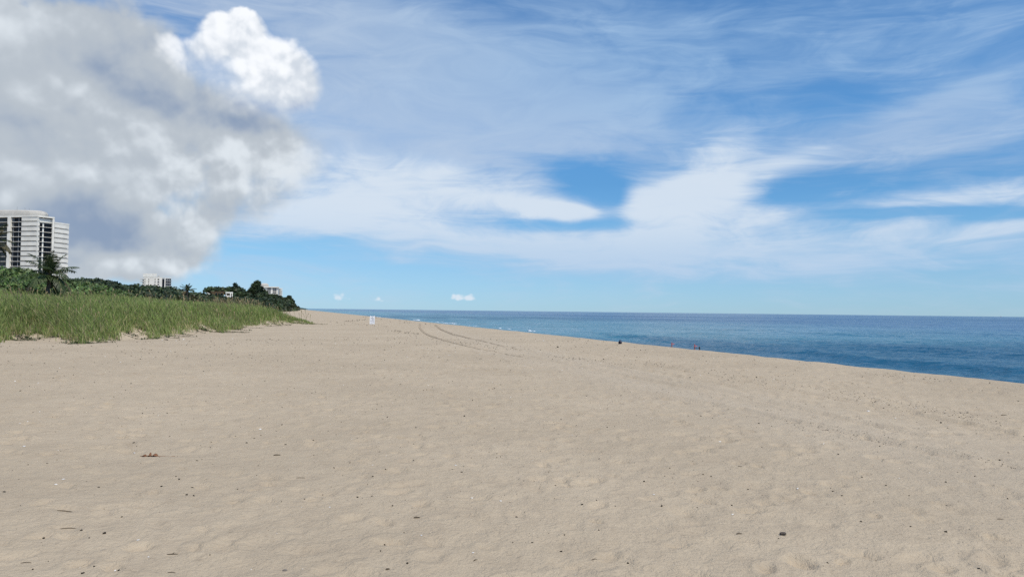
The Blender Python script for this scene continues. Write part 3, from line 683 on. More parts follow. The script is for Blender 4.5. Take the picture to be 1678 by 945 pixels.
def right_block():
    Y = 700
    org = np.array([*pt(445, Y + 6), GROUND_B]); t = empty('apartment_block', org)
    tag(t, 'white block with stepped corner balconies rising beside the dense pine', 'building')
    def put(name, mb, m, parent=t):
        mb.v = [tuple(np.array(p) - org) for p in mb.v]; return mb.build(name, m, parent)
    Z = lambda y: zof(445, y, Y)
    a, b = pt(431, Y), pt(456, Y + 2)
    put('wall', MB().prism([a, b, pt(456, Y + 16), pt(431, Y + 14)], GROUND_B - 1, Z(471.2)), M_white)
    put('roof_slab', MB().prism([pt(430.5, Y - 0.8), pt(457, Y + 1), pt(457, Y + 16.5), pt(430.5, Y + 15)], Z(471.15), Z(469.4)), M_white)
    r = [pt(425, Y + 4), pt(439.5, Y + 5), pt(439.5, Y + 12), pt(425, Y + 11)]
    g0, g1 = (r[0] + r[3]) / 2, (r[1] + r[2]) / 2
    zz0, zz1, zz2 = Z(469.4), Z(466.3), Z(463.6)
    V = [(*p, zz0 - 6) for p in r] + [(*p, zz1) for p in r] + [(*(lerp(g0, g1, 0.25)), zz2), (*(lerp(g0, g1, 0.8)), zz2)]
    put('penthouse', MB().add(V, [(0, 1, 5, 4), (1, 2, 6, 5), (2, 3, 7, 6), (3, 0, 4, 7), (4, 5, 9, 8), (5, 6, 9), (6, 7, 8, 9), (7, 4, 8)]), M_cream)
    for i in range(4):
        y = 472.6 + 3.3 * i
        for p0, p1, dh in ((437.3, 439.9, 1.3), (440.3, 443.0, 1.3), (446.2, 452.4, 1.05)):
            f = put('window', MB().slab(lerp(a, b, (p0 - 431) / 25), lerp(a, b, (p1 - 431) / 25), 0.4, Z(y + dh), Z(y - dh), 0.03), M_glass)
            put('mullion', MB().slab(lerp(a, b, ((p0 + p1) / 2 - 0.12 - 431) / 25), lerp(a, b, ((p0 + p1) / 2 + 0.12 - 431) / 25), 0.2, Z(y + dh), Z(y - dh), 0.1), M_alu, f)
        x0 = 456.2; x1 = 462.8 - 0.5 * (i == 0)
        put('balcony', MB().prism([pt(x0, Y + 0.5), pt(x1, Y + 2.5), pt(x1 - 0.6, Y + 10), pt(x0, Y + 10)], Z(y + 0.6), Z(y - 0.75)), M_white)
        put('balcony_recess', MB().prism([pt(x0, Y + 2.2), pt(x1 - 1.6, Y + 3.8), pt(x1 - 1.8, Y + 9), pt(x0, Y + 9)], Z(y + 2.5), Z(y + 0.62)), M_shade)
    put('balcony_column', MB().slab(pt(459.2, Y + 1.0), pt(460.2, Y + 1.3), 0.5, GROUND_B, Z(472), 0.1), M_white)
right_block()

def beach_house():
    Y = 300
    org = np.array([*pt(362, Y + 6), GROUND_B]); t = empty('beach_house', org)
    tag(t, 'low tan beach house with brown roof half hidden among dark trees', 'house')
    def put(name, mb, m, parent=t):
        mb.v = [tuple(np.array(p) - org) for p in mb.v]; return mb.build(name, m, parent)
    Z = lambda y, px=360: zof(px, y, Y)
    a, b = pt(346, Y + 2), pt(366.5, Y)
    put('wall', MB().prism([a, b, pt(366.5, Y + 9), pt(346, Y + 9)], GROUND_B - 1, Z(478.8)), M_tan)
    put('roof', MB().prism([pt(344.5, Y + 1), pt(367.6, Y - 1.2), pt(367.6, Y + 10), pt(344.5, Y + 10)], Z(478.75), Z(477.4)), M_brown)
    for p0, p1, y0, y1 in ((352.5, 355.5, 480.3, 484), (357.2, 359.6, 480.3, 485.5), (361, 364.6, 480.3, 486)):
        w = put('window', MB().slab(lerp(a, b, (p0 - 346) / 20.5), lerp(a, b, (p1 - 346) / 20.5), 0.3, Z(y1), Z(y0), 0.03), M_glass)
        put('window_frame', MB().slab(lerp(a, b, (p0 - 346.2) / 20.5), lerp(a, b, (p1 - 345.8) / 20.5), 0.3, Z(y0), Z(y0 - 0.5), 0.08), M_cream, w)
    V = []
    q = [pt(338.5, Y + 1), pt(347.5, Y + 1), pt(347.5, Y + 6), pt(338.5, Y + 6)]
    zs = [Z(478.8), Z(483.0), Z(483.0), Z(478.8)]
    put('sloping_roof', MB().add([(*p, z) for p, z in zip(q, zs)] + [(*p, z - 0.45) for p, z in zip(q, zs)], [(0, 1, 2, 3), (7, 6, 5, 4), (0, 4, 5, 1), (1, 5, 6, 2), (2, 6, 7, 3), (3, 7, 4, 0)]), M_white)
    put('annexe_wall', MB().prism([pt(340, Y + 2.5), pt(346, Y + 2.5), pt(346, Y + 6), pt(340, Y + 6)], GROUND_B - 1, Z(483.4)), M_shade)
    Y2 = 285; Z2 = lambda y: zof(375, y, Y2)
    t2 = empty('garden_pavilion', (*pt(375, Y2 + 2), GROUND_B)); org = np.array([*pt(375, Y2 + 2), GROUND_B]); tag(t2, 'small white flat-roofed pavilion beside the tan beach house', 'pavilion')
    put('roof', MB().prism([pt(369, Y2), pt(381.2, Y2 + 1), pt(381.2, Y2 + 5), pt(369, Y2 + 5)], Z2(480.4), Z2(478.2)), M_white, t2)
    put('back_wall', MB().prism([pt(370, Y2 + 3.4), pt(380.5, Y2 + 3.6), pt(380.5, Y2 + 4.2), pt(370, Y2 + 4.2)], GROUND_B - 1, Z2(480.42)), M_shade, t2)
    for p0, p1 in ((369.4, 371), (376.4, 378), (379.4, 380.8)):
        put('column', MB().prism([pt(p0, Y2 + 0.2), pt(p1, Y2 + 0.4), pt(p1, Y2 + 0.9), pt(p0, Y2 + 0.7)], GROUND_B - 1, Z2(480.42)), M_white, t2)
    put('parapet', MB().slab(pt(371.1, Y2 + 0.35), pt(376.3, Y2 + 0.5), 0.2, GROUND_B, Z2(484), 0.0), M_white, t2)
beach_house()

# ------------------------------------------------------------------ plants
M_leaf = attr_leaf_mat('sea_grape_leaf', 0.18, 0.5, 0.3)
M_grass = attr_leaf_mat('dune_grass_blade', 0.30, 0.6, 0.2)
M_needle = attr_leaf_mat('pine_needles', 0.15, 0.7, 0.15)
M_frond = attr_leaf_mat('palm_leaflet', 0.22, 0.45, 0.35)
M_bark = mat('grey_bark', (0.16, 0.13, 0.10), 0.95, 0.1, (6.0, 0.3), bump=(18.0, 0.7, 0.03))
prng = np.random.default_rng(21)
def unit(v): return v / (np.linalg.norm(v, axis=-1, keepdims=True) + 1e-9)
def leaf_cloud(centers, radii, n_leaf, size, base_cols, jitter=0.25, hemi=True, droop=0.0, thick=0.42, aspect=0.8):
    """leaves over the outer shell of many clumps -> verts, quads, colours; each leaf is a folded pair would be too fine at this range"""
    C = np.repeat(centers, n_leaf, 0); Rr = np.repeat(radii, n_leaf, 0); n = len(C)
    d = unit(prng.normal(size=(n, 3)))
    if hemi: d[:, 2] = np.abs(d[:, 2]) * 1.0 - 0.25 * prng.random(n); d = unit(d)
    sh = 1 - thick * prng.random(n)[:, None] ** 1.5
    P = C + d * Rr * sh
    nrm = unit(d + 0.75 * prng.normal(size=(n, 3)) + (0, 0, 0.35))
    t = unit(np.cross(nrm, unit(prng.normal(size=(n, 3))))); b = np.cross(nrm, t)
    t[:, 2] -= droop; s = (size * (0.6 + 0.8 * prng.random(n)))[:, None] if np.isscalar(size) else (np.repeat(size, n_leaf) * (0.6 + 0.8 * prng.random(n)))[:, None]
    tip = P + t * s * 0.62; tail = P - t * s * 0.62; l = P + b * s * 0.5 * aspect - nrm * s * 0.12; r = P - b * s * 0.5 * aspect - nrm * s * 0.12
    V = np.stack([tip, l, tail, r], 1).reshape(-1, 3); Fq = np.arange(n * 4).reshape(n, 4)
    col_ = np.repeat(base_cols, n_leaf, 0) * (1 + jitter * prng.normal(size=(n, 1))) * (1 + 0.08 * prng.normal(size=(n, 3)))
    return V, Fq, np.repeat(np.clip(col_, 0.008, 0.5), 4, 0)
def foliage(name, parts, m, parent=None):
    V = []; Fs = []; Cc = []; k = 0
    for v, f, c in parts: V.append(v); Fs.append(f + k); Cc.append(c); k += len(v)
    me = new_mesh(name, np.vstack(V), np.vstack(Fs), [m]); set_tint(me, np.vstack(Cc)); return link(name, me, parent)
def core_blobs(centers, radii, cols, scale=0.62):
    """lumpy dark wood-and-leaf heart inside each clump, so that no daylight shows through a dense crown"""
    ico = [(0, 0, 1)] + [(0.894 * math.cos(R(72 * i)), 0.894 * math.sin(R(72 * i)), 0.447) for i in range(5)] + [(0.894 * math.cos(R(72 * i + 36)), 0.894 * math.sin(R(72 * i + 36)), -0.447) for i in range(5)] + [(0, 0, -1)]
    tri = [(0, 1 + i, 1 + (i + 1) % 5) for i in range(5)] + [(1 + i, 6 + i, 1 + (i + 1) % 5) for i in range(5)] + [(6 + i, 6 + (i + 1) % 5, 1 + (i + 1) % 5) for i in range(5)] + [(11, 6 + (i + 1) % 5, 6 + i) for i in range(5)]
    ico = np.array(ico); tri = np.array(tri); quad = np.stack([tri[:, 0], tri[:, 1], tri[:, 2], tri[:, 2]], 1)
    n = len(centers)
    V = (centers[:, None, :] + ico[None] * radii[:, None, :] * scale * (0.85 + 0.3 * prng.random((n, 12, 1)))).reshape(-1, 3)
    T = (tri[None] + 12 * np.arange(n)[:, None, None]).reshape(-1, 3)
    return V, T, np.repeat(cols, 12, 0)
def dense(name, centers, radii, n_leaf, size, cols, parent=None, m=None, **kw):
    """a leafy mass: quads for leaves and an inner lumpy body, one mesh"""
    centers = np.asarray(centers, float); radii = np.asarray(radii, float); cols = np.asarray(cols, float)
    v, f, c = leaf_cloud(centers, radii, n_leaf, size, cols, **kw)
    v2, t2, c2 = core_blobs(centers, radii, cols)
    me = bpy.data.meshes.new(name); nv = len(v)
    allv = np.vstack([v, v2]).astype(np.float32); nq, nt = len(f), len(t2)
    me.vertices.add(len(allv)); me.vertices.foreach_set('co', allv.ravel())
    loops = np.concatenate([f.ravel(), (t2 + nv).ravel()]).astype(np.int32); me.loops.add(len(loops)); me.loops.foreach_set('vertex_index', loops)
    me.polygons.add(nq + nt); me.polygons.foreach_set('loop_start', np.concatenate([np.arange(nq) * 4, nq * 4 + np.arange(nt) * 3]).astype(np.int32))
    me.update(calc_edges=True); me.materials.append(m or M_leaf); set_tint(me, np.vstack([c, c2]))
    return link(name, me, parent)

# front of the shrubs behind the grass: distance north for each sight line
_T_px = [-420, -300, 0, 100, 200, 300, 360, 420, 450, 470, 484]; _T_y = [55, 57, 60, 64, 76, 108, 150, 215, 300, 400, 560]
def shrub_front(px): return np.interp(px, _T_px, _T_y)
def px_of(x, y): return 839 + F * np.asarray(x) / np.asarray(y)

def thicket(name, label, px0, px1, top, front, depth, rad, leaf, n_leaf, cols, n, front_h=0.9):
    C = []; Rd = []; Co = []; Sz = []
    tp = np.array(top)
    for i in range(n):
        px = prng.uniform(px0, px1); T = front(px); q = prng.random(); Y = T + depth(T) * q
        yt = np.interp(px, tp[:, 0], tp[:, 1]); Yb = T + depth(T) * 0.75
        ztop = zof(px, yt, Yb); g0 = 2.3
        x = at_y(px, hz(px), Y)[0]
        s = float(sstep(np.array(q), 0, 0.75)); r = rad(Y) * prng.uniform(0.6, 1.25)
        zz = (g0 + front_h) * (1 - s) + ztop * s
        zz *= 1.0; zz = min(zz, EYE[2] + (ztop - EYE[2]) * Y / Yb) - r * 0.75
        nz = 0.35 * rad(Y) * float(fbm(np.array([x * 0.18 / rad(Y)]), np.array([Y * 0.1 / rad(Y)]), 2)[0])
        C.append((x, Y, zz + nz)); Rd.append((r * 1.15, r * 1.15, r * prng.uniform(0.75, 1.0)))
        c = np.array(cols[prng.integers(len(cols))]); Co.append(c * prng.uniform(0.75, 1.25)); Sz.append(leaf * Y)
    o = dense(name, C, Rd, n_leaf, np.array(Sz), Co)
    kind(o, 'stuff', label); return o
GREEN = [(0.095, 0.155, 0.042), (0.115, 0.170, 0.048), (0.080, 0.130, 0.040), (0.135, 0.180, 0.065)]
DARK = [(0.044, 0.066, 0.028), (0.055, 0.080, 0.030), (0.036, 0.054, 0.025), (0.066, 0.086, 0.040)]
thicket('shrub_thicket', 'bright green sea grape thicket behind the dune grass at the left', -330, 235,
        [(-420, 430), (-60, 434), (0, 438), (15, 441), (35, 441), (50, 446), (75, 455), (95, 458), (130, 461), (150, 466), (170, 471), (190, 477), (210, 484), (235, 491)],
        shrub_front, lambda T: 26, lambda Y: 1.0, 0.0036, 70, GREEN, 900)
thicket('shrub_thicket', 'dark green thicket sloping away along the dune below the mid-rise block', 110, 345,
        [(100, 458), (133, 459), (155, 459), (180, 462.5), (205, 469.5), (218, 467.5), (228, 470), (242, 469), (260, 470), (280, 470), (293, 475), (300, 478), (330, 480), (345, 484)],
        lambda px: np.interp(px, [100, 200, 300, 345], [92, 98, 120, 150]), lambda T: 0.35 * T, lambda Y: 0.011 * Y + 0.2, 0.0034, 60, DARK, 620)
thicket('shrub_thicket', 'low dark scrub in front of the beach house and tall trees', 290, 484,
        [(290, 480), (330, 483), (345, 485), (368, 487), (372, 489), (385, 487), (410, 489), (450, 490), (465, 490), (476, 495), (483, 503)],
        lambda px: np.interp(px, [290, 345, 420, 450, 470, 484], [118, 150, 225, 300, 400, 560]), lambda T: 0.22 * T, lambda Y: 0.009 * Y + 0.3, 0.0034, 60, DARK, 420)

def broad_tree(px, y_top, y_bot, half_px, Y, label, cols=DARK, lobes=16, flat=0.6, seed=0, leaf=0.0034, n_leaf=90, name='broadleaf_tree', lean=0.0):
    rr = np.random.default_rng(100 + seed); x, _ = pt(px, Y); ztop, zbot = zof(px, y_top, Y), zof(px, y_bot, Y); k = Y / F; hw = half_px * k
    g0 = 2.3; t = empty(name, (x, Y, g0)); tag(t, label, 'tree', None)
    C = []; Rd = []; Co = []; limbs = []
    H = ztop - zbot
    for i in range(lobes):
        a = rr.uniform(0, 2 * math.pi); q = math.sqrt(rr.random()); r = max(0.32 * hw, 0.28 * H) * rr.uniform(0.6, 1.1)
        cx = q * math.cos(a) * (hw - r * 0.7); cy = q * math.sin(a) * (hw - r * 0.7) * 0.8
        crown = (1 - q ** 2 * flat); cz = zbot + (H - r * 0.8) * (rr.uniform(0.15, 0.7) if q > 0.75 else rr.uniform(0.55, 1.0) * crown + 0.1) - g0
        cz = min(cz, H + zbot - g0 - r * 0.85)
        C.append((cx + lean * cz, cy, cz)); Rd.append((r, r, r * 0.85)); Co.append(np.array(cols[rr.integers(len(cols))]) * rr.uniform(0.8, 1.25)); limbs.append(C[-1])
    dense('crown', C, Rd, n_leaf, leaf * Y, Co, t)
    mb = MB(); zf = max(0.8, zbot - g0 + 0.2 * H)
    mb.tube([(0, 0, -0.5), (0.05 * hw, 0, zf * 0.5), (lean * zf, 0, zf)], [0.05 * H + 0.12, 0.04 * H + 0.1, 0.03 * H + 0.08], 8)
    for c in limbs[:8]:
        mid = (np.array((lean * zf, 0, zf)) + np.array(c)) / 2 + (0, 0, 0.06 * H)
        mb.tube([(lean * zf, 0, zf * 0.92), mid, c], [0.026 * H + 0.05, 0.016 * H + 0.03, 0.006 * H + 0.02], 5)
    mb.build('trunk', M_bark, t, True); return t
def needle_tree(px, y_top, y_bot, half_px, Y, label, density, cols, seed, n_tip=60):
    """feathery she-oak: limbs that climb outward, tufts of drooping needles"""
    rr = np.random.default_rng(300 + seed); x, _ = pt(px, Y); g0 = 2.3; ztop = zof(px, y_top, Y) - g0; zbot = zof(px, y_bot, Y) - g0; k = Y / F; hw = half_px * k; H = ztop - zbot
    t = empty('she_oak_tree', (x, Y, g0)); tag(t, label, 'tree')
    mb = MB(); mb.tube([(0, 0, -0.5), (0.1, 0, ztop * 0.5), (0.0, 0.1, ztop * 0.97)], [0.35, 0.2, 0.03], 7)
    C = []; Rd = []; Co = []
    for i in range(density):
        h = rr.random() ** 0.8; a = rr.uniform(0, 2 * math.pi); z0 = zbot * 0.75 + H * h * 0.92
        out = hw * (1 - 0.75 * h) * rr.uniform(0.4, 1.0); up = H * rr.uniform(0.06, 0.22)
        e = (out * math.cos(a), out * math.sin(a), min(z0 + up, ztop)); mb.tube([(0, 0, z0), ((e[0]) * 0.5, e[1] * 0.5, z0 + up * 0.3), e], [0.08, 0.05, 0.015], 4)
        for q in (0.55, 0.8, 1.0):
            C.append((e[0] * q, e[1] * q, z0 + (e[2] - z0) * q)); r = 0.085 * H * rr.uniform(0.7, 1.4); Rd.append((r, r, r * 1.3)); Co.append(np.array(cols[rr.integers(len(cols))]) * rr.uniform(0.8, 1.2))
    mb.build('trunk', M_bark, t, True)
    v, f, c = leaf_cloud(np.array(C), np.array(Rd), n_tip, 0.0036 * Y, np.array(Co), hemi=False, thick=0.9, aspect=0.28)
    foliage('crown', [(v, f, c)], M_needle, t); return t
PINE = [(0.040, 0.062, 0.030), (0.050, 0.075, 0.034), (0.034, 0.052, 0.030)]
BLUE = [(0.040, 0.075, 0.062), (0.050, 0.085, 0.068), (0.045, 0.070, 0.050)]
needle_tree(386, 460, 479, 12, 420, 'thin blue-green she-oak tree standing alone above the flat canopy', 17, BLUE, 1, 26)
needle_tree(420, 461, 486, 21, 430, 'dense rounded she-oak tree in front of the block with stepped balconies', 70, PINE, 2, 70)
for px, yt, yb, hw, Y, lab, sd_, fl in (
        (368, 470.5, 477.5, 34, 330, 'wide flat-topped dark tree spreading over the beach house', 1, 0.35),
        (398, 478, 492, 18, 300, 'dark rounded tree right of the white pavilion', 2, 0.6),
        (430, 478, 494, 20, 330, 'dark dense tree below the rounded she-oak', 3, 0.6),
        (452, 481, 498, 16, 400, 'dark tree in front of the block with stepped balconies', 4, 0.6),
        (469, 482.5, 503, 12, 480, 'dark steep-sided tree near the seaward end of the tree line', 5, 0.7),
        (477, 494, 506, 7, 540, 'low dark bush at the seaward foot of the tree line', 6, 0.7)):
    broad_tree(px, yt, yb, hw, Y, lab, DARK, 22 if hw > 14 else 14, fl, sd_, name='broadleaf_tree' if hw > 8 else 'seaside_bush')
broad_tree(478.6, 492.2, 496.5, 2.8, 500, 'small wind-bent tree with round top at the end of the tree line', DARK, 7, 0.5, 9, lean=0.10, n_leaf=50)
broad_tree(219, 466.3, 475, 5, 118, 'small round bush poking above the thicket beside the mid-rise block', DARK, 8, 0.6, 10, n_leaf=60, name='round_bush')

def palm(px, y_c, Y, frond_px, n_fr, label, seed, cols, lean=(0, 0), elev=(-20, 80), ground=None):
    rr = np.random.default_rng(500 + seed); c = at_y(px, y_c, Y); k = Y / F; g0 = ground if ground is not None else gz(c[0] - lean[0], Y)
    t = empty('palm_tree', (c[0] - lean[0], Y, g0)); tag(t, label, 'palm tree'); top = np.array([lean[0], 0, c[2] - g0]); Lf = frond_px * k
    mb = MB(); npt = 9; pts = [np.array([lean[0] * (s ** 1.6), 0, -0.4 + (top[2] + 0.4) * s]) for s in np.linspace(0, 1, npt)]
    mb.tube(pts, [0.22 - 0.10 * s + 0.012 * (i % 2) for i, s in enumerate(np.linspace(0, 1, npt))], 9); mb.build('trunk', M_bark, t, True)
    mb = MB(); mb.tube([top - (0, 0, 0.15), top + (0, 0, 0.25), top + (0, 0, 0.6)], [0.16, 0.13, 0.02], 7); mb.build('crown_shaft', M_bark, t, True)
    for i in range(n_fr):
        q = i / (n_fr - 1); e0 = R(elev[1] + (elev[0] - elev[1]) * q ** 0.9 + rr.uniform(-8, 8)); a = i * 2.39996 + rr.uniform(-0.25, 0.25)
        L = Lf * rr.uniform(0.82, 1.1) * (0.85 if q < 0.15 else 1.0); dirh = np.array([math.cos(a), math.sin(a), 0]); side = np.array([-math.sin(a), math.cos(a), 0])
        n = 16; P = [top.copy()]; e = e0; droop = R(rr.uniform(55, 85)) * (0.45 + 0.75 * q)
        D = []
        for s in range(n):
            D.append(dirh * math.cos(e) + np.array([0, 0, math.sin(e)])); P.append(P[-1] + D[-1] * L / n); e -= droop / n * (0.5 + 1.2 * s / n)
        P = np.array(P); V = []; Fq = []; Cc = []
        base = np.array(cols[rr.integers(len(cols))]) * rr.uniform(0.8, 1.2)
        if q > 0.93: base = np.array((0.16, 0.12, 0.06)) * rr.uniform(0.7, 1.1)
        # midrib
        for s in range(n):
            w0, w1 = 0.035 * (1 - s / n) + 0.008, 0.035 * (1 - (s + 1) / n) + 0.008; k0 = len(V)
            V += [P[s] - side * w0, P[s] + side * w0, P[s + 1] + side * w1, P[s + 1] - side * w1]; Fq.append((k0, k0 + 1, k0 + 2, k0 + 3)); Cc += [np.array((0.16, 0.17, 0.07))] * 4
        nl = 30
        for j in range(nl):
            s = 0.10 + 0.88 * j / nl; f = s * n; i0 = int(f); b = P[i0] * (1 - f + i0) + P[min(i0 + 1, n)] * (f - i0); d = D[min(i0, n - 1)]; upv = np.cross(d, side); upv = upv if upv[2] > 0 else -upv
            ln = L * 0.30 * math.sin(math.pi * min(1, 0.25 + 0.72 * s)) ** 0.7 * rr.uniform(0.85, 1.1)
            for sg in (-1, 1):
                o = unit(d * 0.65 + side * sg * 0.85 + upv * 0.18 + np.array([0, 0, -0.28 - 0.2 * q]) + rr.normal(0, 0.09, 3)); o2 = unit(o + np.array([0, 0, -0.75]))
                wv = unit(np.cross(o, upv)) * (0.020 + 0.010 * rr.random()) * (L / 2.6) ** 0.5 * 1.4
                m1 = b + o * ln * 0.55; tip = m1 + o2 * ln * 0.45; k0 = len(V)
                V += [b - wv * 0.5, b + wv * 0.5, m1 + wv, m1 - wv, tip + wv * 0.15, tip - wv * 0.15]; Fq += [(k0, k0 + 1, k0 + 2, k0 + 3), (k0 + 3, k0 + 2, k0 + 4, k0 + 5)]
                cc = base * rr.uniform(0.8, 1.25); Cc += [cc] * 6
        me = new_mesh('frond', np.array(V), np.array(Fq), [M_frond]); set_tint(me, np.array(Cc)); fo = link('frond', me, t)
        if q > 0.93: fo['label'] = 'dead brown frond'
    return t
PALM = [(0.050, 0.075, 0.026), (0.062, 0.088, 0.030), (0.042, 0.062, 0.024)]
palm(82, 450, 61, 52, 22, 'coconut palm with arching fronds in front of the apartment tower', 1, PALM, (0.15, 0), (-25, 88))
palm(-16, 392, 64, 44, 24, 'tall palm at the left edge with drooping browned fronds', 2, [(0.09, 0.085, 0.04), (0.06, 0.075, 0.03), (0.12, 0.10, 0.05)], (0.3, 0), (-60, 60), ground=2.3)
palm(307, 476, 128, 15, 16, 'small upright palm rising from the dark thicket', 3, PALM, (0.1, 0), (5, 86), ground=2.3)
palm(318, 490, 112, 13, 14, 'low bushy palm with browned fronds beside the small upright palm', 4, [(0.09, 0.08, 0.04), (0.06, 0.07, 0.03)], (0.0, 0), (0, 75), ground=2.0)
palm(294, 491, 110, 12, 13, 'low dark palm left of the small upright palm', 5, PALM, (0.0, 0), (0, 75), ground=2.0)

# ---- dune grass
def edge_r(a):
    return np.where(a > _tip, 1e5, 0.6 * np.interp(a, _ang, _rad, left=_rad[0]) + 0.4 * np.interp(a, _sm_a, _sm_r, left=_rad[0]))
def build_grass(n=130000):
    gr = np.random.default_rng(31)
    a = gr.uniform(R(-44), _tip + 0.006, n * 3); e = edge_r(a)
    pxs = 839 + F * np.tan(a); T = np.minimum(shrub_front(np.clip(pxs, -420, 484)) / np.cos(a), e + 75)
    q = gr.random(n * 3) ** 1.5; r = e + (T - e) * q - 0.4 + 0.6 * gr.normal(size=n * 3) * 0.6
    r = np.where(a > _tip, 75 + 8 * gr.random(n * 3), r)
    x, y = r * np.sin(a), r * np.cos(a); u, v = uv_of(x, y)
    dd = r - e; near = np.clip(dd / 3.0, 0, 1)
    clump = fbm(x * 0.55, y * 0.55, 3) + 0.6 * pnoise(x * 1.7, y * 1.7)
    tuft = pnoise(x * 3.1 + 7, y * 3.1)
    keep = (gr.random(n * 3) < np.clip(0.10 + 0.9 * near + 0.9 * clump * (1 - near) + 0.25 * clump, 0, 1) * np.clip(0.65 + 0.9 * tuft, 0.15, 1)) & ((u < 60) | (v < veg_v(u) + 0.6 * gr.random(n * 3) - 0.2))
    x, y, dd, clump, u, v, r = (w[keep][:n] for w in (x, y, dd, clump, u, v, r)); n = len(x)
    z = ground_z(x, y) - 0.03
    edge_v = np.clip((veg_v(u) - v) / 3.0, 0, 1); tipf = np.where(u > 62, 0.35 + 0.65 * edge_v, 1.0)
    h = (0.24 + 0.50 * np.clip(dd / 4.0, 0, 1) + 0.24 * clump + 0.16 * gr.normal(size=n)) * tipf; h = np.clip(h, 0.16, 1.25)
    th = gr.uniform(0, 2 * math.pi, n); ln = np.abs(gr.normal(0.30, 0.20, n)) * h
    lx, ly = np.cos(th) * ln - 0.16 * h, np.sin(th) * ln
    w = gr.uniform(0.007, 0.014, n) * (r / 45) ** 0.75; pa = gr.uniform(0, math.pi, n); wx, wy = np.cos(pa) * w, np.sin(pa) * w
    rows = []
    for s, ws in ((0, 0.8), (0.45, 1.0), (0.8, 0.7), (1.0, 0.12)):
        bx, by, bz = x + lx * s ** 2.0, y + ly * s ** 2.0, z + h * (s - 0.16 * s ** 3)
        rows.append(np.stack([np.stack([bx - wx * ws, by - wy * ws, bz], -1), np.stack([bx + wx * ws, by + wy * ws, bz], -1)], 1))
    V = np.concatenate(rows, 1).reshape(-1, 3); k = np.arange(n)[:, None] * 8
    Fq = np.concatenate([k + np.array([[0, 1, 3, 2]]), k + np.array([[2, 3, 5, 4]]), k + np.array([[4, 5, 7, 6]])], 0)
    pal = np.array([(0.215, 0.290, 0.080), (0.262, 0.332, 0.098), (0.178, 0.245, 0.068), (0.33, 0.32, 0.13), (0.45, 0.38, 0.21)])
    dry = np.clip(0.11 + 0.28 * (1 - np.clip(dd / 5, 0, 1)), 0, 1)
    pick = np.where(gr.random(n) < dry * 0.55, 4, gr.choice(4, n, p=[0.36, 0.26, 0.22, 0.16])); cc = pal[pick] * (1 + 0.18 * gr.normal(size=(n, 1)))
    cc *= 1 + 0.22 * np.clip(fbm(x * 0.12 + 5, y * 0.12, 2), -1, 1)[:, None]
    me = new_mesh('dune_grass', V, Fq, [M_grass]); set_tint(me, np.repeat(np.clip(cc, 0.01, 0.6), 8, 0)); kind(link('dune_grass', me), 'stuff', 'tall green dune grass covering the slope at the left')
    # sea oats: bare stems with drooping seed heads
    ns = 520; i = gr.choice(np.where(dd > 2.0)[0], ns, replace=False)
    pxs = px_of(x, y); brown = np.where((pxs > 350) & (pxs < 455) & (dd > 12))[0]
    if len(brown) > 0: i = np.concatenate([i, gr.choice(brown, min(420, len(brown)), replace=False)])
    V = []; Fq = []; Cc = []
    for j in i:
        hh = gr.uniform(1.0, 1.6); b = np.array([x[j], y[j], z[j]]); le = np.array([gr.normal(-0.1, 0.16), gr.normal(0, 0.16), 0]); wd = 0.007 * (r[j] / 45) ** 0.7
        pts = [b + le * s ** 2 * hh + (0, 0, hh * (s - 0.08 * s ** 3)) for s in (0, 0.5, 0.85, 1.0, 1.12)]
        pts[4] = pts[3] + le * 0.5 * hh * 0.4 + (0, 0, -0.02)
        wds = [wd, wd, wd * 1.4, wd * 3.6, wd * 0.6]
        cst = np.array((0.26, 0.24, 0.11)); ctp = np.array((0.34, 0.26, 0.15)) if gr.random() < 0.6 else np.array((0.24, 0.24, 0.10)); k0 = len(V)
        for p, w_, c_ in zip(pts, wds, (cst, cst, ctp, ctp, ctp)): V += [p - (w_, 0, 0), p + (w_, 0, 0)]; Cc += [c_, c_]
        Fq += [(k0 + 2 * m_, k0 + 2 * m_ + 1, k0 + 2 * m_ + 3, k0 + 2 * m_ + 2) for m_ in range(4)]
    me = new_mesh('sea_oats', np.array(V), np.array(Fq), [M_grass]); set_tint(me, np.array(Cc)); kind(link('sea_oats', me), 'stuff', 'tan sea oat stems with seed heads standing above the dune grass')
build_grass()

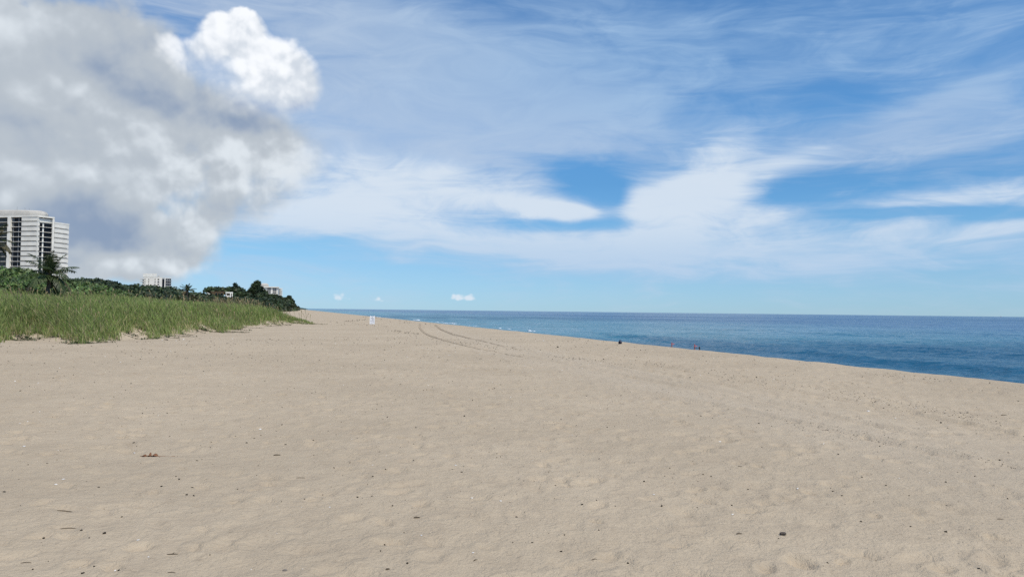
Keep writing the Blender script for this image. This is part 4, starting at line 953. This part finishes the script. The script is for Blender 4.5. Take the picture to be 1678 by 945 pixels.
# ---- creeping runners on the bare dune face
def build_runners():
    gr = np.random.default_rng(41); mb = MB(); V = []; Fq = []; Cc = []
    for _ in range(110):
        px = gr.uniform(-120, 520); a = math.atan((px - 839) / F); e = float(edge_r(np.array(a))); r0 = e + gr.uniform(0, 1.2); x, y = r0 * math.sin(a), r0 * math.cos(a)
        th = math.atan2(-y * 0.75, -x * 0.2 + abs(y) * 0.55) + gr.normal(0, 0.35); L = gr.uniform(0.6, 2.4); n = 9; pts = []
        for s in range(n):
            pts.append((x, y, sz(x, y) + 0.025)); th += gr.normal(0, 0.15); x += math.cos(th) * L / n; y += math.sin(th) * L / n
            for _k in range(gr.integers(1, 4)):
                s_ = gr.uniform(0.035, 0.08); b = np.array(pts[-1]) + (*gr.normal(0, 0.06, 2), gr.uniform(0.0, 0.05)); t1 = unit(gr.normal(size=3) * (1, 1, 0.4)); t2 = unit(np.cross(t1, (0.2, 0.1, 1))); k0 = len(V)
                V += [b + t1 * s_, b + t2 * s_ * 0.6, b - t1 * s_, b - t2 * s_ * 0.6]; Fq.append((k0, k0 + 1, k0 + 2, k0 + 3)); Cc += [np.array((0.085, 0.11, 0.045)) * gr.uniform(0.5, 1.4)] * 4
        mb.tube(pts, [0.006 + 0.005 * gr.random()] * n, 4)
    o = mb.build('beach_vine', mat('vine_stem', (0.12, 0.10, 0.06), 0.9, 0.1)); kind(o, 'stuff', 'dark creeping vine runners over the bare dune foot')
    me = new_mesh('vine_leaves', np.array(V), np.array(Fq), [M_grass]); set_tint(me, np.array(Cc)); kind(link('vine_leaves', me), 'stuff', 'small vine leaves scattered over the bare dune foot')
build_runners()

# ------------------------------------------------------------------ things on the beach
def headland():
    Y = 2600; n = 60; gr = np.random.default_rng(5); V = []; K = 7
    for i in range(n):
        px = 474 + (508 - 474) * i / (n - 1); yt = np.interp(px, [474, 481, 486, 492, 499, 504, 508], [502.6, 503.2, 503.6, 504.2, 505.0, 506.3, 507.2]) + gr.normal(0, 0.18)
        for k in range(K):
            q = k / (K - 1); Yk = Y + 160 * q; p = pt(px, Yk); zt = zof(px, yt, Y); V.append((p[0], p[1], -2 + (zt + 2) * min(1, (q * 2.2) ** 0.6) * (1 + 0.12 * gr.normal())))
    idx = np.arange(n * K).reshape(n, K); f = np.stack([idx[:-1, :-1], idx[1:, :-1], idx[1:, 1:], idx[:-1, 1:]], -1).reshape(-1, 4)
    kind(link('headland', new_mesh('headland', V, np.ascontiguousarray(f), [mat('far_woods', (0.035, 0.060, 0.050), 0.95, 0.05, (0.05, 0.4))])), 'structure', 'far wooded headland at the end of the beach')
headland()

M_plastic = mat('white_plastic', (0.70, 0.70, 0.69), 0.45, 0.4)
M_print = mat('faded_print', (0.50, 0.50, 0.51), 0.7, 0.2, (9.0, 0.45))
M_ink = mat('dark_ink', (0.06, 0.06, 0.07), 0.7, 0.2)
def sign_board():
    p = on_sand(610, 531.0); t = empty('sign_board', p, R(8)); tag(t, 'white plastic sandwich-board sign with knobbed top corners, alone on the far sand', 'sign')
    W, H = 0.52, 0.86
    for s, nm in ((-1, 'front_panel'), (1, 'back_panel')):
        def T(v):  # lean the panel
            x, d, z = v; return (x, s * (0.30 * (1 - z / H) + 0.02) + s * d, z)
        mb = MB()
        for x0, x1, z0, z1 in ((-W / 2, -W / 2 + 0.075, 0, H * 0.93), (W / 2 - 0.075, W / 2, 0, H * 0.93), (-W / 2 + 0.075, W / 2 - 0.075, 0.03, 0.13), (-W / 2 + 0.075, W / 2 - 0.075, 0.68, 0.85)):
            b = MB().box(x0, x1, -0.02, 0.02, z0, z1); mb.add([T(v) for v in b.v], b.f)
        o = mb.build(nm, M_plastic, t)
        b = MB().box(-W / 2 + 0.076, W / 2 - 0.076, -0.008, 0.008, 0.131, 0.679); b.v = [T(v) for v in b.v]; b.build('faded_print', M_print, o)
        b = MB().box(-0.05, 0.05, 0.021, 0.027, 0.70, 0.76); b.v = [T(v) for v in b.v]; b.build('dark_mark', M_ink, o)
    for s in (-1, 1):
        mb = MB(); x = s * (W / 2 - 0.05); mb.tube([(x, 0, H * 0.86), (x, 0, H * 0.95), (x, 0, H * 1.02), (x, 0, H * 1.045)], [0.05, 0.062, 0.055, 0.02], 9); mb.build('top_knob', M_plastic, t, True)
    MB().box(-W / 2 + 0.03, W / 2 - 0.03, -0.03, 0.03, H * 0.865, H * 0.90).build('hinge_bar', M_plastic, t)
sign_board()

M_stake = mat('faded_red_wood', (0.30, 0.10, 0.09), 0.8, 0.2, (12.0, 0.3)); M_dark = mat('weathered_wood', (0.05, 0.045, 0.045), 0.85, 0.2, (10.0, 0.3)); M_tape = mat('pink_tape', (0.55, 0.20, 0.24), 0.6, 0.3)
def stake(px, y_top, label, m, h_extra=0.0, tape=True):
    base = on_plane(px, hz(px) + (y_top + 8 - hz(px)), 0.0); d = ray(px, y_top); Yc = base[1] * 1.03
    top = EYE + d * (Yc / d[1]); zb = sz(top[0], Yc)
    t = empty('marker_stake', (top[0], Yc, zb)); tag(t, label, 'stake', 'nest marker stakes by the water'); h = top[2] - zb
    mb = MB(); mb.box(-0.022, 0.022, -0.015, 0.015, -0.15, h * 0.96); mb.add([(-0.022, -0.015, h * 0.96), (0.022, -0.015, h * 0.96), (0.022, 0.015, h * 0.96), (-0.022, 0.015, h * 0.96), (0, 0, h)], [(0, 1, 4), (1, 2, 4), (2, 3, 4), (3, 0, 4)])
    mb.build('post', m, t)
    if tape:
        mb = MB(); mb.box(-0.027, 0.027, -0.02, 0.02, h * 0.70, h * 0.80); mb.box(0.028, 0.12, -0.003, 0.003, h * 0.62, h * 0.78); mb.build('flag_tape', M_tape, t)
    return t, np.array([top[0], Yc, zb + h])
_, s1 = stake(1101, 560.5, 'faded red wooden stake standing alone at the brow of the beach', M_stake)
t2, s2 = stake(1138.3, 563.5, 'faded red wooden stake tied by a line to a shorter dark stake', M_stake)
_, s3 = stake(1146.2, 567.5, 'short dark wooden stake beside a faded red one', M_dark, tape=False)
mb = MB(); a_, b_ = s2 - (0, 0, 0.16), s3 - (0, 0, 0.05); mb.tube([a_ * (1 - q) + b_ * q - (0, 0, 0.03 * math.sin(math.pi * q)) for q in np.linspace(0, 1, 7)], 0.008, 5)
mb.v = [tuple(np.array(v) - np.array(t2.location)) for v in mb.v]; mb.build('cord', M_dark, t2)

def beach_bag():
    p = on_sand(1016.3, 563.2); M_navy = mat('navy_canvas', (0.012, 0.014, 0.030), 0.8, 0.2, (20.0, 0.3)); M_lav = mat('greyish_flap', (0.09, 0.085, 0.13), 0.8, 0.2)
    t = empty('beach_bag', p, R(20)); tag(t, 'dark navy bag sitting on the brow of the beach against the sea', 'bag'); V = []; Fq = []; n = 14
    prof = [(0.0, 0.07), (0.03, 0.085), (0.08, 0.092), (0.13, 0.082), (0.165, 0.062), (0.18, 0.03)]
    for z, r in prof:
        for j in range(n): w = 2 * math.pi * j / n; V.append((r * math.cos(w) * (1 + 0.06 * math.sin(3 * w + z * 9)), r * 0.75 * math.sin(w), z - 0.02))
    for i in range(len(prof) - 1):
        for j in range(n): Fq.append((i * n + j, i * n + (j + 1) % n, (i + 1) * n + (j + 1) % n, (i + 1) * n + j))
    Fq.append(tuple((len(prof) - 1) * n + j for j in range(n))); MB().add(V, Fq).build('body', M_navy, t, True)
    MB().box(-0.055, 0.04, -0.078, -0.055, 0.08, 0.15).build('flap', M_lav, t)
    MB().tube([(-0.045, 0, 0.13), (-0.04, 0, 0.19), (0, 0, 0.21), (0.04, 0, 0.19), (0.045, 0, 0.13)], 0.010, 6).build('handle', M_navy, t, True)
beach_bag()

def boat():
    d = ray(1640, 517.2); Y = 7000; x = d[0] / d[1] * Y; t = empty('motor_yacht', (x, Y, SEA_Z), R(10)); tag(t, 'tiny white boat on the sea horizon at the far right', 'boat')
    L = 24; V = []; sec = [(-1, 0.8, 2.6), (-0.4, 1.0, 2.4), (0.3, 0.95, 2.6), (0.8, 0.5, 3.2), (1, 0.03, 3.6)]
    for s, w, h in sec: V += [(s * L / 2, -w * 3, h), (s * L / 2 * 0.96, -w * 2, -0.6), (s * L / 2 * 0.96, w * 2, -0.6), (s * L / 2, w * 3, h)]
    Fq = [(0, 3, 2, 1)]
    for i in range(4):
        for j in range(4): Fq.append((i * 4 + j, i * 4 + (j + 1) % 4, (i + 1) * 4 + (j + 1) % 4, (i + 1) * 4 + j))
    MB().add(V, Fq).build('hull', M_plastic, t); MB().box(-7, 5, -2.2, 2.2, 2.5, 5.0).build('cabin', M_plastic, t); MB().box(-4, 2, -1.8, 1.8, 5.05, 6.8).build('flybridge', M_plastic, t); MB().box(-6, 5.1, -2.25, 2.25, 3.4, 4.3).build('window_band', M_glass, t)
boat()

# ---- scraps on the sand, placed where the photo shows them
M_weed = mat('dried_seaweed', (0.022, 0.017, 0.012), 0.85, 0.2, (60.0, 0.4)); M_leafb = mat('dead_leaf', (0.20, 0.092, 0.045), 0.75, 0.25, (40.0, 0.35)); M_twig = mat('driftwood', (0.10, 0.078, 0.055), 0.9, 0.1, (60.0, 0.4)); M_shell = mat('white_shell', (0.78, 0.75, 0.70), 0.5, 0.4); M_stone = mat('brown_pebble', (0.07, 0.055, 0.042), 0.7, 0.3, (80.0, 0.35))
def lump_mesh(name, seed, m, flat=0.5, rag=0.35):
    rr = np.random.default_rng(seed); V = []; Fq = []; n, k = 8, 4
    for i in range(1, k):
        for j in range(n):
            ph = math.pi * i / k; w = 2 * math.pi * j / n; r = 0.5 * (1 + rag * rr.normal() * 0.6); V.append((r * math.sin(ph) * math.cos(w), r * 0.62 * math.sin(ph) * math.sin(w), r * flat * math.cos(ph)))
    V += [(0, 0, 0.5 * flat), (0, 0, -0.5 * flat)]
    for i in range(k - 2):
        for j in range(n): Fq.append((i * n + j, (i + 1) * n + j, (i + 1) * n + (j + 1) % n, i * n + (j + 1) % n))
    t, b = len(V) - 2, len(V) - 1
    for j in range(n): Fq.append((t, j, (j + 1) % n)); Fq.append((b, (k - 2) * n + (j + 1) % n, (k - 2) * n + j))
    return new_mesh(name, V, Fq, [m], False)
scraps = [lump_mesh('seaweed_scrap', 60 + i, M_weed, 0.45 + 0.1 * i, 0.5) for i in range(5)]
shells = [lump_mesh('shell_bit', 80 + i, M_shell, 0.4, 0.2) for i in range(3)]
_b = 600 / 1473.0
z4 = [(992, 406, 5), (1022, 388, 4), (1135, 333, 4.5), (1148, 413, 4), (1260, 399, 4), (1372, 322, 3.5), (1408, 485, 4), (1343, 506, 5), (1437, 625, 5), (708, 541, 4), (722, 552, 5), (650, 581, 5.5), (775, 586, 5), (752, 615, 5), (780, 619, 5), (397, 584, 5), (17, 603, 5.5), (327, 757, 6), (421, 770, 6.5), (333, 930, 6.5), (478, 918, 6), (380, 902, 4.5), (683, 380, 3.5), (537, 410, 3.5), (573, 288, 3.5), (673, 286, 3.5), (793, 477, 4), (490, 703, 4.5), (175, 790, 6), (1225, 632, 4), (955, 592, 3.5), (845, 856, 4), (132, 914, 5), (360, 788, 4), (1298, 608, 3.5), (190, 488, 3.5), (82, 197, 3), (1012, 260, 3), (260, 134, 3)]
z5 = [(395, 299, 5.5), (78, 519, 5), (27, 541, 4.5), (54, 442, 4), (383, 524, 4.5), (541, 462, 4), (734, 523, 4.5), (762, 577, 4.5), (603, 704, 6.5), (869, 654, 6), (1118, 562, 5.5), (668, 806, 5), (75, 798, 5), (58, 840, 6), (166, 890, 5.5), (1053, 890, 6), (936, 757, 4.5), (927, 636, 4.5), (1388, 541, 5), (772, 22, 4.5), (955, 70, 4.5), (937, 470, 4.5), (23, 620, 4.5), (153, 766, 4), (199, 345, 3.5), (85, 303, 4), (784, 312, 3.5), (970, 343, 3.5), (1314, 481, 3.5), (785, 842, 4.5), (590, 807, 4.5), (1002, 660, 4), (1221, 507, 4), (758, 630, 4), (107, 659, 4.5)]
z6 = [(397, 143, 4.5), (783, 162, 4), (865, 244, 4), (928, 253, 4), (407, 328, 4), (726, 452, 4.5), (404, 500, 4.5), (820, 543, 4.5), (893, 420, 4), (1158, 564, 5), (704, 600, 4), (740, 620, 5), (298, 657, 4.5), (1017, 742, 5), (1157, 764, 6), (1408, 632, 5), (1450, 238, 5), (1245, 285, 4), (1375, 475, 5), (1140, 325, 4), (683, 888, 5), (1290, 911, 5), (214, 541, 4), (1010, 618, 4), (817, 723, 4.5), (182, 533, 3.5), (363, 592, 4), (158, 665, 4), (485, 790, 4.5), (918, 577, 3.5), (1275, 540, 3.5), (908, 268, 3.5)]
def place_px(kx, ky, ox, oy): return ox + kx * _b, oy + ky * _b
LANDMARKS = {'curled brown leaf': (244, 747), 'flat brown pebble': (1283, 876), 'half-sunk grey stone': (467, 934), 'thick driftwood stub': (683, 848), 'thin curved twig': (107, 839),
             'stubby twig right of centre': (1085, 829), 'forked twig at bottom centre': (779, 918), 'wood chip at bottom centre': (635, 933), 'twig by the right edge': (1640, 850), 'navy beach bag': (1016, 561),
             'lone red stake': (1101, 566), 'dark twig under the sea edge': (1645, 680), 'twig right of the leaf': (454, 746), 'leaning middle-distance twig': (724, 645), 'upright-lying foreground twig': (925, 876), 'forked lower left twig': (283, 908)}
ORD = ['nearest', 'second', 'third', 'fourth', 'fifth', 'sixth', 'seventh', 'eighth', 'ninth', 'tenth', 'eleventh', 'twelfth', 'thirteenth', 'fourteenth']
def where_labels(items, noun):
    rows = {}
    for it in items:
        px, py = it[0] * _b + it[2], 560 + it[1] * _b
        nm = min(LANDMARKS, key=lambda q: (LANDMARKS[q][0] - px) ** 2 + 4 * (LANDMARKS[q][1] - py) ** 2); dx, dy = px - LANDMARKS[nm][0], py - LANDMARKS[nm][1]
        side = ('left of' if dx < 0 else 'right of') if abs(dx) > 1.6 * abs(dy) else ('beyond' if dy < 0 else 'in front of')
        rows.setdefault((nm, side), []).append((dx * dx + 4 * dy * dy, it))
    return {it: f'{noun}, {ORD[i]} {side} the {nm}' for (nm, side), l in rows.items() for i, (_q, it) in enumerate(sorted(l))}
SCRAP_LABEL = where_labels([(a_, b_, ox_) for lst_, ox_ in ((z4, 0), (z5, 600), (z6, 1078)) for a_, b_, _c in lst_], 'small dark seaweed scrap')
k = 0
dr = np.random.default_rng(77)
for lst, ox in ((z4, 0), (z5, 600), (z6, 1078)):
    for kx, ky, spx in lst:
        px, py = place_px(kx, ky, ox, 560); p = on_sand(px, py); dist = math.hypot(p[0], p[1]); s = 0.68 * spx * dist / F
        o = link('seaweed_scrap', scraps[k % 5], None, (p[0], p[1], p[2] + 0.10 * s)); o.scale = (s * dr.uniform(0.8, 1.3), s * dr.uniform(0.8, 1.5), s * dr.uniform(0.6, 1.0)); o.rotation_euler = (dr.uniform(-0.3, 0.3), dr.uniform(-0.3, 0.3), dr.uniform(0, 6.28))
        tag(o, SCRAP_LABEL[(kx, ky, ox)], 'seaweed', 'dark seaweed scraps scattered over the sand'); k += 1
SHELLS = ((541, 447, 0), (255, 553, 0), (97, 421, 0), (225, 573, 0), (556, 797, 0), (597, 865, 0), (463, 920, 0), (1047, 352, 0), (1326, 665, 0), (1157, 614, 600), (360, 497, 600), (222, 778, 600), (430, 848, 600), (1423, 402, 600), (425, 628, 600), (541, 640, 600), (250, 402, 1078), (301, 694, 1078), (562, 589, 1078), (847, 279, 1078))
SHELL_LABEL = where_labels([(a_, b_, c_) for a_, b_, c_ in SHELLS], 'tiny white shell fragment')
for kx, ky, ox in SHELLS:
    px, py = place_px(kx, ky, ox, 560); p = on_sand(px, py); s = 4.2 * math.hypot(p[0], p[1]) / F
    o = link('shell_bit', shells[k % 3], None, (p[0], p[1], p[2] + 0.12 * s)); o.scale = (s, s, s); o.rotation_euler = (0.2, 0.1, dr.uniform(0, 6.28)); k += 1
    tag(o, SHELL_LABEL[(kx, ky, ox)], 'shell', 'white shell fragments on the sand')
def twig(px, py, len_px, ang, label, thick=0.16, bend=0.2, m=None, name='driftwood_twig', fork=False):
    p = on_sand(px, py); dist = math.hypot(p[0], p[1]); L = len_px * dist / F; r = thick * L * 0.40; t0 = -L / 2; pts = []
    dirv = np.array([math.cos(ang), math.sin(ang)]); nv = np.array([-dirv[1], dirv[0]])
    for q in np.linspace(0, 1, 6):
        w = p[:2] + dirv * (q - 0.5) * L + nv * bend * L * math.sin(math.pi * q) * 0.5; pts.append((w[0] - p[0], w[1] - p[1], sz(w[0], w[1]) - p[2] + r * 0.7))
    mb = MB().tube(pts, [r * 0.5, r, r * 1.1, r * 0.9, r * 0.7, r * 0.25], 7)
    if fork: mb.tube([pts[2], (np.array(pts[2]) + np.array(pts[3])) / 2 + (0, L * 0.08, L * 0.08), np.array(pts[3]) + (0, L * 0.15, L * 0.12)], [r * 0.7, r * 0.5, r * 0.2], 5)
    o = mb.build(name, m or M_twig, None, True, p); tag(o, label, 'twig'); return o
tw = lambda kx, ky, ox: place_px(kx, ky, ox, 560)
twig(*tw(1115, 456, 0), 11, 0.5, 'dark twig on the sand right of the curled brown leaf', 0.22)
twig(*tw(262, 684, 0), 19, 0.35, 'thin curved twig on the sand left of a shallow hollow', 0.09, 0.5)
twig(*tw(275, 740, 0), 20, 0.2, 'thin half-buried twig below the curved one', 0.07, 0.4)
twig(*tw(695, 855, 0), 16, 0.15, 'forked dark twig low in the left half of the sand', 0.12, 0.2, fork=True)
twig(*tw(105, 888, 0), 14, 0.1, 'short twig near the lower left corner', 0.10)
twig(*tw(1210, 547, 0), 14, 0.3, 'thin broken twig among dark scraps left of centre', 0.08)
twig(*tw(690, 928, 0), 13, -0.2, 'short twig at the bottom edge of the picture', 0.12)
twig(*tw(1191, 660, 600), 8, 1.3, 'stubby twig standing out right of centre', 0.4, fork=True)
twig(*tw(204, 708, 600), 10, 0.02, 'thick stub of dark driftwood in the middle foreground', 0.34)
twig(*tw(799, 775, 600), 8, 1.5, 'short upright-lying dark twig in the middle foreground', 0.22)
twig(*tw(440, 878, 600), 9, 0.8, 'forked dark twig near the bottom centre', 0.22, fork=True)
twig(*tw(87, 915, 600), 7, 0.6, 'chunky dark wood chip near the bottom centre', 0.5)
twig(*tw(918, 873, 600), 10, 0.3, 'pale brown twig right of the bottom centre', 0.14)
twig(*tw(305, 208, 600), 6, 1.2, 'thin twig leaning on the middle-distance sand', 0.12)
twig(*tw(328, 772, 1078), 9, -0.2, 'dark twig left of the flat brown pebble', 0.24, fork=True)
twig(*tw(331, 501, 1078), 7, 0.1, 'short dark twig right of centre in the middle distance', 0.18)
twig(*tw(1378, 713, 1078), 9, 0.0, 'thin dark twig near the right edge', 0.14)
twig(*tw(1392, 295, 1078), 8, 0.0, 'dark twig on the right-hand sand below the sea', 0.16)
twig(*tw(17, 659, 1078), 6, 1.4, 'small dark twig right of the middle foreground', 0.3)
twig(272, 557, 34, -1.0, 'long grey stick lying down the bare dune face', 0.055, 0.1, mat('grey_driftwood', (0.17, 0.145, 0.11), 0.9, 0.1, (20.0, 0.3)), 'driftwood_stick')
p = on_sand(1283, 876); o = link('flat_pebble', lump_mesh('flat_pebble', 91, M_stone, 0.4, 0.15), None, p + (0, 0, 0.012)); s = 11 * math.hypot(p[0], p[1]) / F; o.scale = (s, s * 1.2, s); tag(o, 'flat dark brown pebble in the right foreground', 'pebble')
p = on_sand(467, 934); o = link('half_buried_stone', lump_mesh('half_buried_stone', 92, mat('grey_stone', (0.16, 0.14, 0.12), 0.8, 0.2, (50.0, 0.3)), 0.5, 0.2), None, p); s = 9 * math.hypot(p[0], p[1]) / F; o.scale = (s, s * 1.2, s); tag(o, 'grey-brown stone half sunk in the sand at the lower left', 'stone')

def dead_leaf():
    c = on_sand(244, 747.5); dist = math.hypot(c[0], c[1]); k = dist / F
    t = empty('dead_leaf', c); tag(t, 'curled brown dead leaf with a long stalk on the left sand', 'leaf')
    def blade(cx, cz, w, h, tilt, name, seed):
        rr = np.random.default_rng(seed); V = []; Fq = []; n, m_ = 8, 5
        for i in range(n):
            for j in range(m_):
                s = i / (n - 1) - 0.5; q = j / (m_ - 1) - 0.5; wid = math.cos(math.pi * s * 0.96) ** 0.7
                V.append(((cx + s * w) * k, (q * 7 * wid) * k, (cz + h * (1 - (2 * s) ** 2) * (0.75 + tilt * q) + 2.6 * q * q * wid + rr.normal(0, 0.12)) * k))
        for i in range(n - 1):
            for j in range(m_ - 1): Fq.append((i * m_ + j, (i + 1) * m_ + j, (i + 1) * m_ + j + 1, i * m_ + j + 1))
        o = MB().add(V, Fq).build(name, M_leafb, t, True); md = o.modifiers.new('thickness', 'SOLIDIFY'); md.thickness = 0.35 * k
    blade(8.5, 0.0, 10, 3.4, 0.5, 'curled_lobe', 1); blade(1.0, 0.0, 5, 4.2, 0.9, 'curled_lobe', 2); blade(-7.0, -0.4, 7, 2.4, 0.4, 'curled_lobe', 3)
    MB().tube([(-13 * k, 0, 0.3 * k), (-5 * k, 0.6 * k, 0.9 * k), (5 * k, 0, 1.0 * k), (16 * k, -0.8 * k, 0.9 * k), (26 * k, 0.4 * k, 0.8 * k), (38 * k, 0.2 * k, 0.7 * k)], [0.5 * k, 0.6 * k, 0.6 * k, 0.45 * k, 0.4 * k, 0.5 * k], 6).build('stalk', M_leafb, t, True)
dead_leaf()

# ---- crumbs too small and many to count
def litter():
    gr = np.random.default_rng(88); V = []; Fq = []; mi = []
    def bit(x, y, s, m_):
        z = sz(x, y) + s * 0.15; t1 = unit(gr.normal(size=3) * (1, 1, 0.35)); t2 = unit(np.cross(t1, (0.1, 0.2, 1))) * 0.5; up = np.array([0, 0, 0.45]); c = np.array([x, y, z]); k0 = len(V)
        V.extend([c + t1 * s, c + t2 * s, c - t1 * s, c - t2 * s, c + up * s]); Fq.extend([(k0, k0 + 1, k0 + 4), (k0 + 1, k0 + 2, k0 + 4), (k0 + 2, k0 + 3, k0 + 4), (k0 + 3, k0, k0 + 4)]); mi.extend([m_] * 4)
    for _ in range(3400):
        r = math.sqrt(gr.uniform(4.0 ** 2, 42.0 ** 2)) if gr.random() < 0.7 else gr.uniform(4, 16); a = R(gr.uniform(-40, 40)); x, y = r * math.sin(a), r * math.cos(a)
        if UY * x - UX * y > CREST_V - 0.5 or r > float(edge_r(np.array(a))) - 0.5: continue
        bit(x, y, gr.uniform(0.35, 1.0) * r / F * 1.25 * gr.uniform(0.7, 1.6), 1 if gr.random() < 0.10 else 2 if gr.random() < 0.45 else 0)
    # drift lines of weed
    for p0, p1, nb, sp in (((640, 541), (690, 549), 60, 2), ((560, 527), (600, 524), 40, 1), ((905, 584), (955, 589), 50, 1.5), ((955, 588), (1045, 603), 70, 4), ((1050, 594), (1140, 606), 60, 3), ((820, 590), (870, 601), 30, 1.5),
                           ((1170, 615), (1420, 650), 150, 9), ((1400, 650), (1640, 690), 130, 10), ((1290, 690), (1480, 725), 120, 9), ((1450, 615), (1560, 625), 50, 4), ((600, 520), (720, 533), 60, 3), ((530, 527), (640, 534), 50, 3), ((640, 545), (900, 580), 90, 6), ((1560, 740), (1678, 770), 40, 6), ((720, 690), (900, 800), 60, 30), ((500, 780), (900, 860), 60, 40)):
        for _ in range(nb):
            q = gr.random(); px = p0[0] + (p1[0] - p0[0]) * q + gr.normal(0, 6); py = p0[1] + (p1[1] - p0[1]) * q + gr.normal(0, sp * 0.45); p = on_sand(px, py)
            bit(p[0], p[1], gr.uniform(0.6, 1.8) * math.hypot(p[0], p[1]) / F * 0.8, 2 if gr.random() < 0.4 else 0)
    me = bpy.data.meshes.new('sand_litter'); me.from_pydata([tuple(map(float, v)) for v in V], [], Fq); me.update()
    for m_ in (M_weed, M_shell, mat('brown_crumb', (0.13, 0.10, 0.07), 0.9, 0.1)): me.materials.append(m_)
    me.polygons.foreach_set('material_index', np.array(mi, dtype=np.int32)); kind(link('sand_litter', me), 'stuff', 'fine dark crumbs of weed and shell peppered over the sand')
litter()
